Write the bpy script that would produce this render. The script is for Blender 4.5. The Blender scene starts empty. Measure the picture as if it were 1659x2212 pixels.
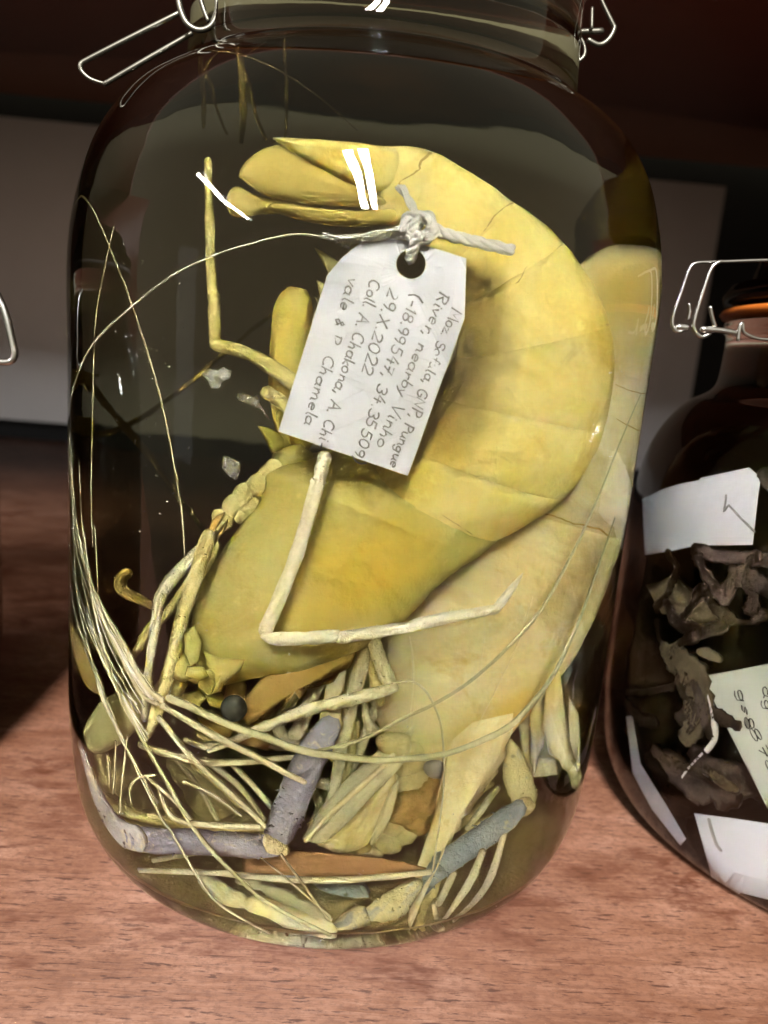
import bpy, bmesh, math, random, bisect
from mathutils import Vector, Matrix, noise
from mathutils.bvhtree import BVHTree

random.seed(7)
S = 0.085                      # radius of the middle jar in metres; layout numbers below are in jar radii
sc = bpy.context.scene
COL = sc.collection

# ------------------------------------------------------------------ camera
PITCH, ROLL, YAW, DIST, HEIGHT = 0.20567, 0.08474, 0.04513, 2.77628, 1.76958
FPX, CX, CY = 1597.0, 829.5, 1106.0      # focal length and centre in the photograph's 1659 x 2212 view
FW = Vector((math.sin(YAW) * math.cos(PITCH), math.cos(YAW) * math.cos(PITCH), -math.sin(PITCH)))
_rt = Vector((math.cos(YAW), -math.sin(YAW), 0))
_up = _rt.cross(FW)
RT = math.cos(ROLL) * _rt + math.sin(ROLL) * _up
UP = -math.sin(ROLL) * _rt + math.cos(ROLL) * _up
EYE = Vector((0, -DIST, HEIGHT))
cam = bpy.data.cameras.new('camera')
cam_ob = bpy.data.objects.new('camera', cam)
COL.objects.link(cam_ob)
mw = Matrix((RT, UP, -FW)).transposed().to_4x4()
mw.translation = EYE * S
cam_ob.matrix_world = mw
cam.sensor_fit = 'VERTICAL'
cam.sensor_height = 36.0
cam.sensor_width = 27.0
cam.lens = FPX / 2212 * 36
cam.clip_start = 0.01
cam.clip_end = 60
cam.dof.use_dof = True
cam.dof.focus_distance = 2.1 * S
cam.dof.aperture_fstop = 13
sc.camera = cam_ob

# ------------------------------------------------------------------ room light
world = bpy.data.worlds.new('World')
sc.world = world
world.use_nodes = True
bg = world.node_tree.nodes['Background']
bg.inputs[1].default_value = 1.0
_wt = world.node_tree                        # dim room: dark floor, wall band brightened and tinted olive as added fill light
_co = _wt.nodes.new('ShaderNodeTexCoord')
_sx = _wt.nodes.new('ShaderNodeSeparateXYZ')
_wr = _wt.nodes.new('ShaderNodeMapRange')
_rp = _wt.nodes.new('ShaderNodeValToRGB')
_wr.inputs[1].default_value = -1
_wt.links.new(_co.outputs['Generated'], _sx.inputs[0])
_wt.links.new(_sx.outputs['Z'], _wr.inputs[0])
_wt.links.new(_wr.outputs[0], _rp.inputs[0])
_st = ((0.30, (.03, .025, .02)), (0.50, (.30, .265, .185)), (0.62, (.27, .24, .17)), (1.0, (.18, .16, .115)))
_el = _rp.color_ramp.elements
_el.new(.4)
_el.new(.6)
for _e, (_p, _c) in zip(_el, _st):
    _e.position = _p
    _e.color = (*_c, 1)


def _m(op, a, b=None):
    n = _wt.nodes.new('ShaderNodeMath')
    n.operation = op
    for i, v in enumerate((a, b)):
        if v is None:
            continue
        if hasattr(v, 'type'):
            _wt.links.new(v, n.inputs[i])
        else:
            n.inputs[i].default_value = v
    return n.outputs[0]


_az = _m('ARCTAN2', _sx.outputs['X'], _m('MULTIPLY', _sx.outputs['Y'], -1.0))
_sum = None
for _a, _w, _z0, _z1, _v in ((.95, .10, -.16, .22, .30), (-1.14, .07, -.15, .20, .20), (.62, .05, -.05, .15, .12)):
    _k = _m('MULTIPLY', _m('LESS_THAN', _m('ABSOLUTE', _m('SUBTRACT', _az, _a)), _w), _m('MULTIPLY', _m('GREATER_THAN', _sx.outputs['Z'], _z0), _m('LESS_THAN', _sx.outputs['Z'], _z1)))
    _k = _m('MULTIPLY', _k, _v)
    _sum = _k if _sum is None else _m('ADD', _sum, _k)
_ad = _wt.nodes.new('ShaderNodeMix')          # a pale doorway and window across the room
_ad.data_type = 'RGBA'
_ad.blend_type = 'ADD'
_ad.inputs[0].default_value = 1
_wt.links.new(_rp.outputs[0], _ad.inputs[6])
_wt.links.new(_sum, _ad.inputs[7])
_wt.links.new(_ad.outputs[2], bg.inputs[0])


def lamp(p0, p1, z, wd, power, off=0.0):
    """A ceiling tube from p0 to p1 (metres), off = sideways shift for the second tube of a fitting."""
    dx, dy = p1[0] - p0[0], p1[1] - p0[1]
    ln = math.hypot(dx, dy)
    l = bpy.data.lights.new('ceiling_tube', 'AREA')
    l.shape = 'RECTANGLE'
    l.size = wd
    l.size_y = ln
    l.energy = power
    l.color = (1.0, 0.985, 0.97)
    o = bpy.data.objects.new('ceiling_tube', l)
    COL.objects.link(o)
    o.location = ((p0[0] + p1[0]) / 2 - dy / ln * off, (p0[1] + p1[1]) / 2 + dx / ln * off, z)
    o.rotation_euler = (0, 0, math.atan2(dy, dx) + math.pi / 2)


for _o in (-.092, .092):
    lamp((-.27, -1.60), (-.06, -3.10), 1.72, 0.115, 112, _o)
lamp((-2.50, -1.00), (-2.95, -3.10), 1.62, 0.075, 80)

sc.view_settings.view_transform = 'Standard'
sc.view_settings.look = 'None'
sc.view_settings.exposure = 0.5
sc.view_settings.gamma = 1.0
sc.render.engine = 'CYCLES'
sc.cycles.use_denoising = True
sc.cycles.max_bounces = 20
sc.cycles.diffuse_bounces = 5
sc.cycles.glossy_bounces = 6
sc.cycles.transmission_bounces = 16
sc.cycles.transparent_max_bounces = 16
sc.cycles.sample_clamp_indirect = 0.0
sc.cycles.blur_glossy = 0.0
sc.cycles.caustics_refractive = True
sc.cycles.caustics_reflective = True


# ------------------------------------------------------------------ node materials
class NT:
    def __init__(s, name):
        s.m = bpy.data.materials.new(name)
        s.m.use_nodes = True
        s.t = s.m.node_tree
        s.t.nodes.clear()
        s.out = s.n('ShaderNodeOutputMaterial')

    def n(s, kind, **kw):
        nd = s.t.nodes.new(kind)
        for k, v in kw.items():
            if hasattr(nd, k):
                setattr(nd, k, v)
            else:
                nd.inputs[k].default_value = v
        return nd

    def l(s, a, b):
        s.t.links.new(a, b)

    def pos(s, scale=(1, 1, 1), rot=(0, 0, 0)):
        g = s.n('ShaderNodeNewGeometry')
        mp = s.n('ShaderNodeMapping')
        mp.inputs['Scale'].default_value = scale
        mp.inputs['Rotation'].default_value = rot
        s.l(g.outputs['Position'], mp.inputs['Vector'])
        return mp.outputs[0]

    def noise(s, vec, scale, detail=3, rough=.55, dist=0):
        nd = s.n('ShaderNodeTexNoise')
        s.l(vec, nd.inputs['Vector'])
        nd.inputs['Scale'].default_value = scale
        nd.inputs['Detail'].default_value = detail
        nd.inputs['Roughness'].default_value = rough
        nd.inputs['Distortion'].default_value = dist
        return nd.outputs[0]

    def ramp(s, fac, stops):
        nd = s.n('ShaderNodeValToRGB')
        s.l(fac, nd.inputs[0])
        e = nd.color_ramp.elements
        while len(e) < len(stops):
            e.new(0.5)
        for q, (p, c) in zip(e, stops):
            q.position = p
            q.color = (*c, 1) if hasattr(c, '__len__') else (c, c, c, 1)
        return nd.outputs[0]

    def mix(s, fac, a, b, mode='MIX'):
        nd = s.n('ShaderNodeMix', data_type='RGBA', blend_type=mode)
        for i, v in ((0, fac), (6, a), (7, b)):
            if hasattr(v, 'type'):
                s.l(v, nd.inputs[i])
            elif i == 0:
                nd.inputs[0].default_value = v
            else:
                nd.inputs[i].default_value = (*v, 1)
        return nd.outputs[2]

    def bump(s, height, strength, dist):
        nd = s.n('ShaderNodeBump')
        nd.inputs['Strength'].default_value = strength
        nd.inputs['Distance'].default_value = dist
        s.l(height, nd.inputs['Height'])
        return nd.outputs[0]


def flesh(name, a, b, stain=None, speck=None, rough=.45, sss=.12, scale=1.0, bump=.5, stain_amt=.62, clear=0.0, spots=None, deep=.45, dent=0.0, cream=None):
    t = NT(name)
    p = t.pos()
    col = t.mix(t.ramp(t.noise(p, 38 * scale, 4, .6, .6), [(.3, 0), (.7, 1)]), a, b)
    fine = t.noise(p, 900, 3, .6)
    col = t.mix(t.ramp(fine, [(.35, .25), (.7, 0)]), col, tuple(c * .62 for c in a))
    if stain:
        col = t.mix(t.ramp(t.noise(p, 70 * scale, 5, .65, 1.2), [(stain_amt, 0), (stain_amt + .13, 1)]), col, stain)
    if speck:
        v = t.n('ShaderNodeTexVoronoi')
        t.l(p, v.inputs['Vector'])
        v.inputs['Scale'].default_value = 210
        col = t.mix(t.ramp(v.outputs['Distance'], [(.06, .9), (.17, 0)]), col, speck)
    # cloudy, half see-through shell: deeper tone in wandering patches and fine veins
    col = t.mix(t.ramp(t.noise(p, 24 * scale, 5, .6, 1.4), [(.46, 0), (.72, deep)]), col, tuple(c * q for c, q in zip(a, (.82, .70, .42))))
    if cream:
        col = t.mix(t.ramp(t.noise(p, 17, 5, .62, 1.6), [(.42, 0), (.66, .75)]), col, cream)
        col = t.mix(t.ramp(t.noise(p, 30, 5, .66, 2.0), [(.52, 0), (.70, .6)]), col, tuple(c * q for c, q in zip(a, (.72, .58, .34))))
        col = t.mix(t.ramp(t.noise(p, 330, 3, .7), [(.60, 0), (.74, .4)]), col, tuple(min(1, c * 1.2 + .06) for c in b))
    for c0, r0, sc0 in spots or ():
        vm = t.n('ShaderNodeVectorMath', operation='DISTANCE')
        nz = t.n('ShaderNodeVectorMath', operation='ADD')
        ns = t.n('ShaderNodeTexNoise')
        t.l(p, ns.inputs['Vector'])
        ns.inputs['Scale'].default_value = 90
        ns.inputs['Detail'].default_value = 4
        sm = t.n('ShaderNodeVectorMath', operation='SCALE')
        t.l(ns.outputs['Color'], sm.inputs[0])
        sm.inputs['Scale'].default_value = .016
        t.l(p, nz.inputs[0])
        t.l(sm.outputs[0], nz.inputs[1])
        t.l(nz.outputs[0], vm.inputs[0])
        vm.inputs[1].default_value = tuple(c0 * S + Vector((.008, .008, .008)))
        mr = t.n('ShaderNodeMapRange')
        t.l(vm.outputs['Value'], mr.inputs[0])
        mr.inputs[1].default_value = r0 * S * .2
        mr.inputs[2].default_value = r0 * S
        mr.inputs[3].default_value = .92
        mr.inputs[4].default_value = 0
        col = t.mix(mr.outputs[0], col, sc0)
    bs = t.n('ShaderNodeBsdfPrincipled')
    t.l(col, bs.inputs['Base Color'])
    bs.inputs['Roughness'].default_value = rough
    bs.inputs['IOR'].default_value = 1.12
    bs.inputs['Subsurface Weight'].default_value = sss
    bs.inputs['Subsurface Radius'].default_value = (.010, .007, .0022)
    bs.inputs['Subsurface Scale'].default_value = 1.0
    hgt = t.mix(.35, t.noise(p, 160 * scale, 5, .65, .4), t.noise(p, 1100, 2))
    fine_n = t.n('ShaderNodeBump')
    fine_n.inputs['Strength'].default_value = bump
    fine_n.inputs['Distance'].default_value = .0012
    t.l(hgt, fine_n.inputs['Height'])
    if dent:
        t.l(t.bump(t.noise(p, 34, 3, .5, .8), dent, .006), fine_n.inputs['Normal'])
    t.l(fine_n.outputs[0], bs.inputs['Normal'])
    sh = bs.outputs[0]
    if clear:
        tr = t.n('ShaderNodeBsdfTransparent')
        mx = t.n('ShaderNodeMixShader')
        mx.inputs[0].default_value = clear
        t.l(sh, mx.inputs[1])
        t.l(tr.outputs[0], mx.inputs[2])
        sh = mx.outputs[0]
    t.l(sh, t.out.inputs[0])
    return t.m


def plain(name, col, rough=.5, metal=0.0, var=.15, scale=60, bump=0.0):
    t = NT(name)
    p = t.pos()
    c = t.mix(t.noise(p, scale, 4, .6), tuple(x * (1 - var) for x in col), tuple(min(1, x * (1 + var)) for x in col))
    bs = t.n('ShaderNodeBsdfPrincipled')
    t.l(c, bs.inputs['Base Color'])
    bs.inputs['Roughness'].default_value = rough
    bs.inputs['Metallic'].default_value = metal
    if bump:
        t.l(t.bump(t.noise(p, scale * 6, 4, .6), bump, .0006), bs.inputs['Normal'])
    t.l(bs.outputs[0], t.out.inputs[0])
    return t.m


def glass(name, ior, absorb=None, scatter=None, tint=(1, 1, 1), wavy=0.0):
    t = NT(name)
    g = t.n('ShaderNodeBsdfGlass')
    g.inputs['IOR'].default_value = ior
    g.inputs['Roughness'].default_value = 0
    g.inputs['Color'].default_value = (*tint, 1)
    if wavy:
        p = t.pos()
        t.l(t.bump(t.mix(.3, t.noise(p, 22, 2, .5, .5), t.noise(p, 75, 2, .5)), wavy, .0012), g.inputs['Normal'])
    t.l(g.outputs[0], t.out.inputs[0])
    if absorb:
        v = t.n('ShaderNodeVolumeAbsorption')
        v.inputs[0].default_value = (*absorb[0], 1)
        v.inputs[1].default_value = absorb[1]
        o = v.outputs[0]
        if scatter:
            q = t.n('ShaderNodeVolumeScatter')
            q.inputs[0].default_value = (*scatter[0], 1)
            q.inputs[1].default_value = scatter[1]
            a = t.n('ShaderNodeAddShader')
            t.l(o, a.inputs[0])
            t.l(q.outputs[0], a.inputs[1])
            o = a.outputs[0]
        t.l(o, t.out.inputs[1])
    return t.m


def wood():
    t = NT('plywood')
    p = t.pos((1, 1, 1))
    blot = t.noise(t.pos((.9, 2.0, 1)), 26, 5, .65, .9)
    col = t.ramp(blot, [(.30, (.100, .038, .019)), (.46, (.172, .078, .045)), (.60, (.235, .119, .077)), (.74, (.30, .168, .118))])
    big = t.noise(t.pos((1, 1.6, 1)), 8, 3, .6, .6)
    col = t.mix(t.ramp(big, [(.40, 0), (.68, .6)]), col, (.125, .048, .024))
    # fibres along the board
    grain = t.noise(t.pos((9, 120, 60), (0, 0, .02)), 4.5, 6, .75, .5)
    col = t.mix(t.ramp(grain, [(.30, .55), (.52, 0)]), col, (.085, .032, .017))
    col = t.mix(t.ramp(grain, [(.56, 0), (.78, .45)]), col, (.33, .19, .135))
    mott = t.noise(t.pos((1, 1.5, 1)), 420, 3, .7)
    col = t.mix(t.ramp(mott, [(.36, .55), (.54, 0)]), col, (.09, .036, .02))
    # short dark pores
    pore = t.noise(t.pos((60, 420, 60)), 2.2, 4, .65, .3)
    col = t.mix(t.ramp(pore, [(.57, 0), (.64, .85)]), col, (.045, .016, .009))
    # wandering, broken brown veins
    vn = t.noise(t.pos((.8, 1.5, 1), (0, 0, .35)), 11, 5, .62, 1.0)
    line = t.ramp(vn, [(.45, 0), (.49, 1), (.51, 1), (.55, 0)])
    brk = t.ramp(t.noise(t.pos((1, 2, 1)), 24, 5, .7), [(.44, 0), (.62, .95)])
    mm = t.n('ShaderNodeMath', operation='MULTIPLY')
    t.l(line, mm.inputs[0])
    t.l(brk, mm.inputs[1])
    col = t.mix(mm.outputs[0], col, (.075, .022, .009))
    bs = t.n('ShaderNodeBsdfPrincipled')
    t.l(col, bs.inputs['Base Color'])
    bs.inputs['Roughness'].default_value = .5
    bs.inputs['Specular IOR Level'].default_value = .14
    t.l(t.bump(t.mix(.5, grain, pore), .4, .0006), bs.inputs['Normal'])
    t.l(bs.outputs[0], t.out.inputs[0])
    return t.m


def paper_mat(name, col, tl=.25):
    t = NT(name)
    p = t.pos()
    c = t.mix(t.noise(p, 130, 5, .7), tuple(x * .9 for x in col), col)
    c = t.mix(t.ramp(t.noise(p, 45, 3, .6, .5), [(.6, 0), (.8, .25)]), c, tuple(x * .72 for x in col))
    d = t.n('ShaderNodeBsdfDiffuse')
    tr = t.n('ShaderNodeBsdfTranslucent')
    t.l(c, d.inputs[0])
    t.l(c, tr.inputs[0])
    b = t.bump(t.noise(p, 260, 4, .7), .35, .0005)
    t.l(b, d.inputs['Normal'])
    mx = t.n('ShaderNodeMixShader')
    mx.inputs[0].default_value = tl
    t.l(d.outputs[0], mx.inputs[1])
    t.l(tr.outputs[0], mx.inputs[2])
    t.l(mx.outputs[0], t.out.inputs[0])
    return t.m


def film(name, col, clear):
    t = NT(name)
    p = t.pos()
    d = t.n('ShaderNodeBsdfDiffuse')
    d.inputs[0].default_value = (*col, 1)
    tr = t.n('ShaderNodeBsdfTransparent')
    mx = t.n('ShaderNodeMixShader')
    t.l(t.ramp(t.noise(p, 420, 4, .75), [(.4, clear), (.68, clear * .35)]), mx.inputs[0])
    t.l(d.outputs[0], mx.inputs[1])
    t.l(tr.outputs[0], mx.inputs[2])
    t.l(mx.outputs[0], t.out.inputs[0])
    return t.m


# ------------------------------------------------------------------ object helpers
def link(o, parent=None):
    COL.objects.link(o)
    if parent is not None:
        o.parent = parent
    return o


def tag(o, label, cat, group=None, kind=None):
    o['label'] = label
    o['category'] = cat
    if group:
        o['group'] = group
    if kind:
        o['kind'] = kind
    return o


ORIGIN = {}


def thing(name, label, cat, loc, group=None):
    o = bpy.data.objects.new(name, None)
    o.empty_display_size = .02
    o.location = Vector(loc) * S
    ORIGIN[o.name] = Vector(loc)
    link(o)
    return tag(o, label, cat, group)


class MB:
    def __init__(s):
        s.v = []
        s.f = []

    def add(s, vs, fs):
        k = len(s.v)
        s.v += vs
        s.f += [tuple(i + k for i in f) for f in fs]

    def build(s, name, mat, parent=None, smooth=True, origin=None):
        off = Vector((0, 0, 0))
        q = parent
        while q is not None:
            off += ORIGIN.get(q.name, Vector((0, 0, 0)))
            q = q.parent
        if parent is None and origin is not None:
            off = Vector(origin)
        me = bpy.data.meshes.new(name)
        me.from_pydata([tuple((v - off) * S) for v in s.v], [], s.f)
        me.validate()
        bm = bmesh.new()
        bm.from_mesh(me)
        bmesh.ops.recalc_face_normals(bm, faces=bm.faces)
        bm.to_mesh(me)
        bm.free()
        me.materials.append(mat)
        me.polygons.foreach_set('use_smooth', [smooth] * len(me.polygons))
        o = bpy.data.objects.new(name, me)
        if parent is None and origin is not None:
            o.location = Vector(origin) * S
        return link(o, parent)


def cr(P, n):
    out = []
    for i in range(len(P) - 1):
        a, b, c, e = P[max(i - 1, 0)], P[i], P[i + 1], P[min(i + 2, len(P) - 1)]
        for k in range(n):
            t = k / n
            out.append(tuple(.5 * (2 * b[q] + (c[q] - a[q]) * t + (2 * a[q] - 5 * b[q] + 4 * c[q] - e[q]) * t * t
                                   + (-a[q] + 3 * b[q] - 3 * c[q] + e[q]) * t ** 3) for q in range(len(b))))
    out.append(tuple(P[-1]))
    return out


def lathe(prof, cx, cy, seg=160):
    m = MB()
    n = len(prof)
    for r, z in prof:
        for i in range(seg):
            a = 2 * math.pi * i / seg
            m.v.append(Vector((cx + r * math.cos(a), cy + r * math.sin(a), z)))
    for k in range(n - 1):
        for i in range(seg):
            j = (i + 1) % seg
            m.f.append((k * seg + i, k * seg + j, (k + 1) * seg + j, (k + 1) * seg + i))
    m.f.append(tuple(range(seg))[::-1])
    m.f.append(tuple((n - 1) * seg + i for i in range(seg)))
    return m


def box(x0, x1, y0, y1, z0, z1):
    m = MB()
    m.v = [Vector((x, y, z)) for z in (z0, z1) for y in (y0, y1) for x in (x0, x1)]
    m.f = [(0, 2, 3, 1), (4, 5, 7, 6), (0, 1, 5, 4), (1, 3, 7, 5), (3, 2, 6, 7), (2, 0, 4, 6)]
    return m


# ------------------------------------------------------------------ jars, and where a line of sight goes inside them
def ray(px, py):
    d = FW + RT * ((px - CX) / FPX) - UP * ((py - CY) / FPX)
    return d.normalized()


def plane_pt(px, py, Y=None, Z=None):
    d = ray(px, py)
    t = (Y - EYE.y) / d.y if Y is not None else (Z - EYE.z) / d.z
    return EYE + d * t


def refract(d, n, eta):
    c = -d.dot(n)
    k = 1 - eta * eta * (1 - c * c)
    if k < 0:
        return d - n * (2 * d.dot(n))
    return (eta * d + (eta * c - math.sqrt(k)) * n).normalized()


class Vessel:
    def __init__(s, cx, cy, outer, inner):
        s.c = (cx, cy)
        s.outer, s.inner = outer, inner
        s.tab = []
        for pr in (outer, inner):
            q = [(z, r) for r, z in pr if r > .3]
            q.sort()
            s.tab.append(([z for z, r in q], [r for z, r in q]))

    def rad(s, w, z):
        zs, rs = s.tab[w]
        if z < zs[0] or z > zs[-1]:
            return 0.0
        i = min(max(bisect.bisect_right(zs, z) - 1, 0), len(zs) - 2)
        t = (z - zs[i]) / max(zs[i + 1] - zs[i], 1e-9)
        return rs[i] + t * (rs[i + 1] - rs[i])

    def inside(s, w, p, m=0.0):
        return math.hypot(p.x - s.c[0], p.y - s.c[1]) < s.rad(w, p.z) - m

    def normal(s, w, p):
        zs = s.tab[w][0]
        if p.z - zs[0] < .004:
            return Vector((0, 0, -1))
        dr = (s.rad(w, min(p.z + .012, zs[-1])) - s.rad(w, max(p.z - .012, zs[0]))) / .024
        n = Vector((p.x - s.c[0], p.y - s.c[1], 0)).normalized()
        n.z = -dr
        return n.normalized()

    def hit(s, w, o, d, step, tmax):
        t = 0.0
        while t < tmax:
            if s.inside(w, o + d * (t + step)):
                a, b = t, t + step
                for _ in range(24):
                    m = (a + b) / 2
                    if s.inside(w, o + d * m):
                        b = m
                    else:
                        a = m
                return o + d * b
            t += step
        return None

    def pt(s, px, py, Y, inset=.012):
        """The point in the liquid that is seen at (px, py) and lies in the upright plane Y (or against the front glass)."""
        d = ray(px, py)
        o = EYE + d * max(0.0, (Vector((*s.c, 0)) - EYE).length - 2.6)
        o = EYE + d * .9
        a = s.hit(0, o, d, .02, 4.5)
        if a is None:
            return plane_pt(px, py, Y=max(Y, s.c[1] - .4))
        d1 = refract(d, s.normal(0, a), 1 / 1.5)
        b = s.hit(1, a, d1, .006, .5)
        if b is None:
            return a + d1 * .03
        d2 = refract(d1, s.normal(1, b), 1.5 / 1.36)
        t = (Y - b.y) / max(d2.y, .05)
        t = max(t, inset)
        k = inset
        while k < t:
            if not s.inside(1, b + d2 * (k + .02), .008):
                break
            k += .02
        return b + d2 * min(k, t)

    def sight(s, px, py):
        d = ray(px, py)
        a = s.hit(0, EYE + d * .9, d, .02, 4.5)
        if a is None:
            return EYE, d
        d1 = refract(d, s.normal(0, a), 1 / 1.5)
        b = s.hit(1, a, d1, .006, .5)
        if b is None:
            return EYE, d
        return b, refract(d1, s.normal(1, b), 1.5 / 1.36)

    def clamp(s, p, m=.006):
        zs = s.tab[1][0]
        p = p.copy()
        p.z = max(p.z, zs[0] + m)
        r = s.rad(1, p.z) - m
        h = math.hypot(p.x - s.c[0], p.y - s.c[1])
        if h > r:
            p.x = s.c[0] + (p.x - s.c[0]) * r / h
            p.y = s.c[1] + (p.y - s.c[1]) * r / h
        return p


def inner_of(prof, th, top):
    q = [(max(r - th, .02), max(z, .045)) for r, z in prof if z < top]
    # floor of the cavity
    out = [(q[0][0] if q[0][0] < .1 else .02, .045)]
    for r, z in q:
        if r > .3:
            out.append((r, z if z > .05 else .045 + z * .1))
    out.append((out[-1][0], top))
    return out


PROF_A = [(.02, .012), (.45, .012), (.66, .006), (.76, 0), (.835, .008), (.90, .045), (.945, .115), (.975, .215), (.99, .35), (1, .5), (1, .8), (1, 1.2),
          (1, 1.6), (1.002, 1.9), (1.0, 2.0), (.99, 2.1), (.965, 2.22), (.92, 2.35), (.85, 2.46), (.775, 2.525), (.71, 2.558), (.672, 2.59), (.653, 2.64),
          (.645, 2.74), (.64, 2.85), (.64, 2.95), (.66, 3.0), (.66, 3.05)]
PROF_B = [(.02, .012), (.45, .012), (.66, .006), (.76, 0), (.835, .008), (.90, .045), (.945, .115), (.975, .215), (.99, .35), (1, .5), (1, .9), (1.0, 1.22),
          (.992, 1.36), (.97, 1.48), (.93, 1.58), (.88, 1.655), (.83, 1.705), (.785, 1.73), (.755, 1.755), (.74, 1.79), (.735, 1.86), (.735, 1.96), (.75, 1.985), (.75, 2.02)]
A = Vessel(0, 0, cr(PROF_A, 6), cr(inner_of(PROF_A, .035, 2.9), 4))
BX, BY = 2.15, 0.0
B = Vessel(BX, BY, cr(PROF_B, 6), cr(inner_of(PROF_B, .035, 1.93), 4))
LX, LY = -2.42, -.02
L = Vessel(LX, LY, B.outer, B.inner)


def fr(tan, prev=None):
    if prev is None:
        a = Vector((0, -1, 0)) if abs(tan.y) < .9 else Vector((0, 0, 1))
    else:
        a = prev
    n = (a - tan * a.dot(tan))
    if n.length < 1e-6:
        n = tan.orthogonal()
    return n.normalized()


def tube_world(P, R, seg=10, rough=0.0, ve=None, mb=None, seed=0.0, flat=1.0):
    """A round limb through world points P with radii R, rounded ends, a little uneven."""
    m = mb or MB()
    k0 = len(m.v)
    n = len(P)
    T = [(P[min(i + 1, n - 1)] - P[max(i - 1, 0)]).normalized() for i in range(n)]
    rows = [(P[0] - T[0] * R[0] * .55, R[0] * .55, T[0])]
    rows += [(P[i], R[i], T[i]) for i in range(n)]
    rows.append((P[-1] + T[-1] * R[-1] * .55, R[-1] * .55, T[-1]))
    nv = None
    for p, r, t in rows:
        nv = fr(t, nv)
        b = t.cross(nv)
        for i in range(seg):
            a = 2 * math.pi * i / seg
            q = p + (nv * math.cos(a) * flat + b * math.sin(a)) * r
            if rough:
                q += (q - p) * rough * noise.noise(q * (3.2 / max(r, .012)) + Vector((seed, 0, 0)))
            if ve:
                q = ve.clamp(q, .004)
            m.v.append(q)
    for k in range(len(rows) - 1):
        for i in range(seg):
            j = (i + 1) % seg
            m.f.append((k0 + k * seg + i, k0 + k * seg + j, k0 + (k + 1) * seg + j, k0 + (k + 1) * seg + i))
    m.f.append(tuple(k0 + i for i in range(seg))[::-1])
    m.f.append(tuple(k0 + (len(rows) - 1) * seg + i for i in range(seg)))
    return m


def tube(ve, pts, Y, n=6, seg=10, rough=.12, mb=None, flat=1.0, sharp=False, wob=0.0, uneven=0.0, spines=0.0):
    """pts = (px, py, half width in px); Y = depth of the path (number, or one per point)."""
    if not hasattr(Y, '__len__'):
        Y = [Y] * len(pts)
    C = [(p[0], p[1], p[2], y) for p, y in zip(pts, Y)]
    if sharp:
        Q = []
        for i in range(len(C) - 1):
            for k in range(n):
                t = k / n
                Q.append(tuple(C[i][q] + (C[i + 1][q] - C[i][q]) * t for q in range(4)))
        Q.append(C[-1])
    else:
        Q = cr(C, n)
    if wob or uneven:
        sd = pts[0][0] * 1.7 + pts[0][1]
        Q = [(x + wob * (noise.noise(Vector((x / 26, y / 26, sd))) + .6 * noise.noise(Vector((x / 9, y / 9, sd)))), y + wob * noise.noise(Vector((x / 26, y / 26, sd + 40))),
              r * (1 + uneven * (noise.noise(Vector((x / 40, y / 40, sd + 80))) + .7 * noise.noise(Vector((x / 13, y / 13, sd + 80))))), d) for x, y, r, d in Q]
    P, R = [], []
    for i, (x, y, r, d) in enumerate(Q):
        p = ve.pt(x, y, d) if ve else plane_pt(x, y, Y=d)
        a, b = Q[max(i - 1, 0)], Q[min(i + 1, len(Q) - 1)]
        tx, ty = b[0] - a[0], b[1] - a[1]
        h = math.hypot(tx, ty) or 1
        ex, ey = -ty / h * 3, tx / h * 3
        if ve:
            w = (ve.pt(x + ex, y + ey, d) - ve.pt(x - ex, y - ey, d)).length / 6
        else:
            w = (plane_pt(x + ex, y + ey, Y=d) - plane_pt(x - ex, y - ey, Y=d)).length / 6
        w = min(max(w, .00105), .0019)
        P.append(p)
        R.append(max(r, .4) * w)
    # smooth the path a little: keeps limbs straight where the trace is jumpy
    for _ in range(2):
        P = [P[0]] + [P[i] * .5 + (P[i - 1] + P[i + 1]) * .25 for i in range(1, len(P) - 1)] + [P[-1]] if not sharp else P
    m = tube_world(P, R, seg, rough, ve, mb, seed=pts[0][0], flat=flat)
    if spines:
        rs = random.getstate()
        random.seed(int(pts[0][0] * 7 + pts[0][1]))
        for i in range(1, len(P) - 1):
            t = (P[i + 1] - P[i - 1]).normalized()
            for _ in range(3):
                if random.random() > spines:
                    continue
                a = random.uniform(0, 6.28)
                nv = fr(t)
                o = nv * math.cos(a) + t.cross(nv) * math.sin(a)
                c = P[i] + (P[i + 1] - P[i]) * random.random() + o * R[i] * .92
                w, ln = R[i] * .14 + .0012, R[i] * random.uniform(.18, .42)
                s2 = t.cross(o)
                k = len(m.v)
                m.v += [ve.clamp(q, .003) for q in (c + t * w, c - t * w * .5 + s2 * w, c - t * w * .5 - s2 * w, c + (o + t * .6) * ln)]
                m.f += [(k, k + 1, k + 2), (k, k + 1, k + 3), (k + 1, k + 2, k + 3), (k + 2, k, k + 3)]
        random.setstate(rs)
    return m


def rings(ve, st, n=5, seg=36, th=.7, rough=.03, grow=None):
    """Stations (outer x, y, inner x, y, depth) -> rings of a body whose two outlines these are."""
    Q = cr([tuple(s) for s in st], n)
    mids = []
    for ox, oy, ix, iy, d in Q:
        a, b = ve.pt(ox, oy, d), ve.pt(ix, iy, d)
        mids.append(((a + b) / 2, (a - b) / 2))
    out = []
    for i, (c, e1) in enumerate(mids):
        t = (mids[min(i + 1, len(mids) - 1)][0] - mids[max(i - 1, 0)][0])
        e2 = e1.cross(t)
        e2 = e2.normalized() if e2.length > 1e-7 else Vector((0, -1, 0))
        if e2.y > 0:
            e2 = -e2
        out.append((c, e1, e2 * e1.length * th))
    return out


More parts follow.
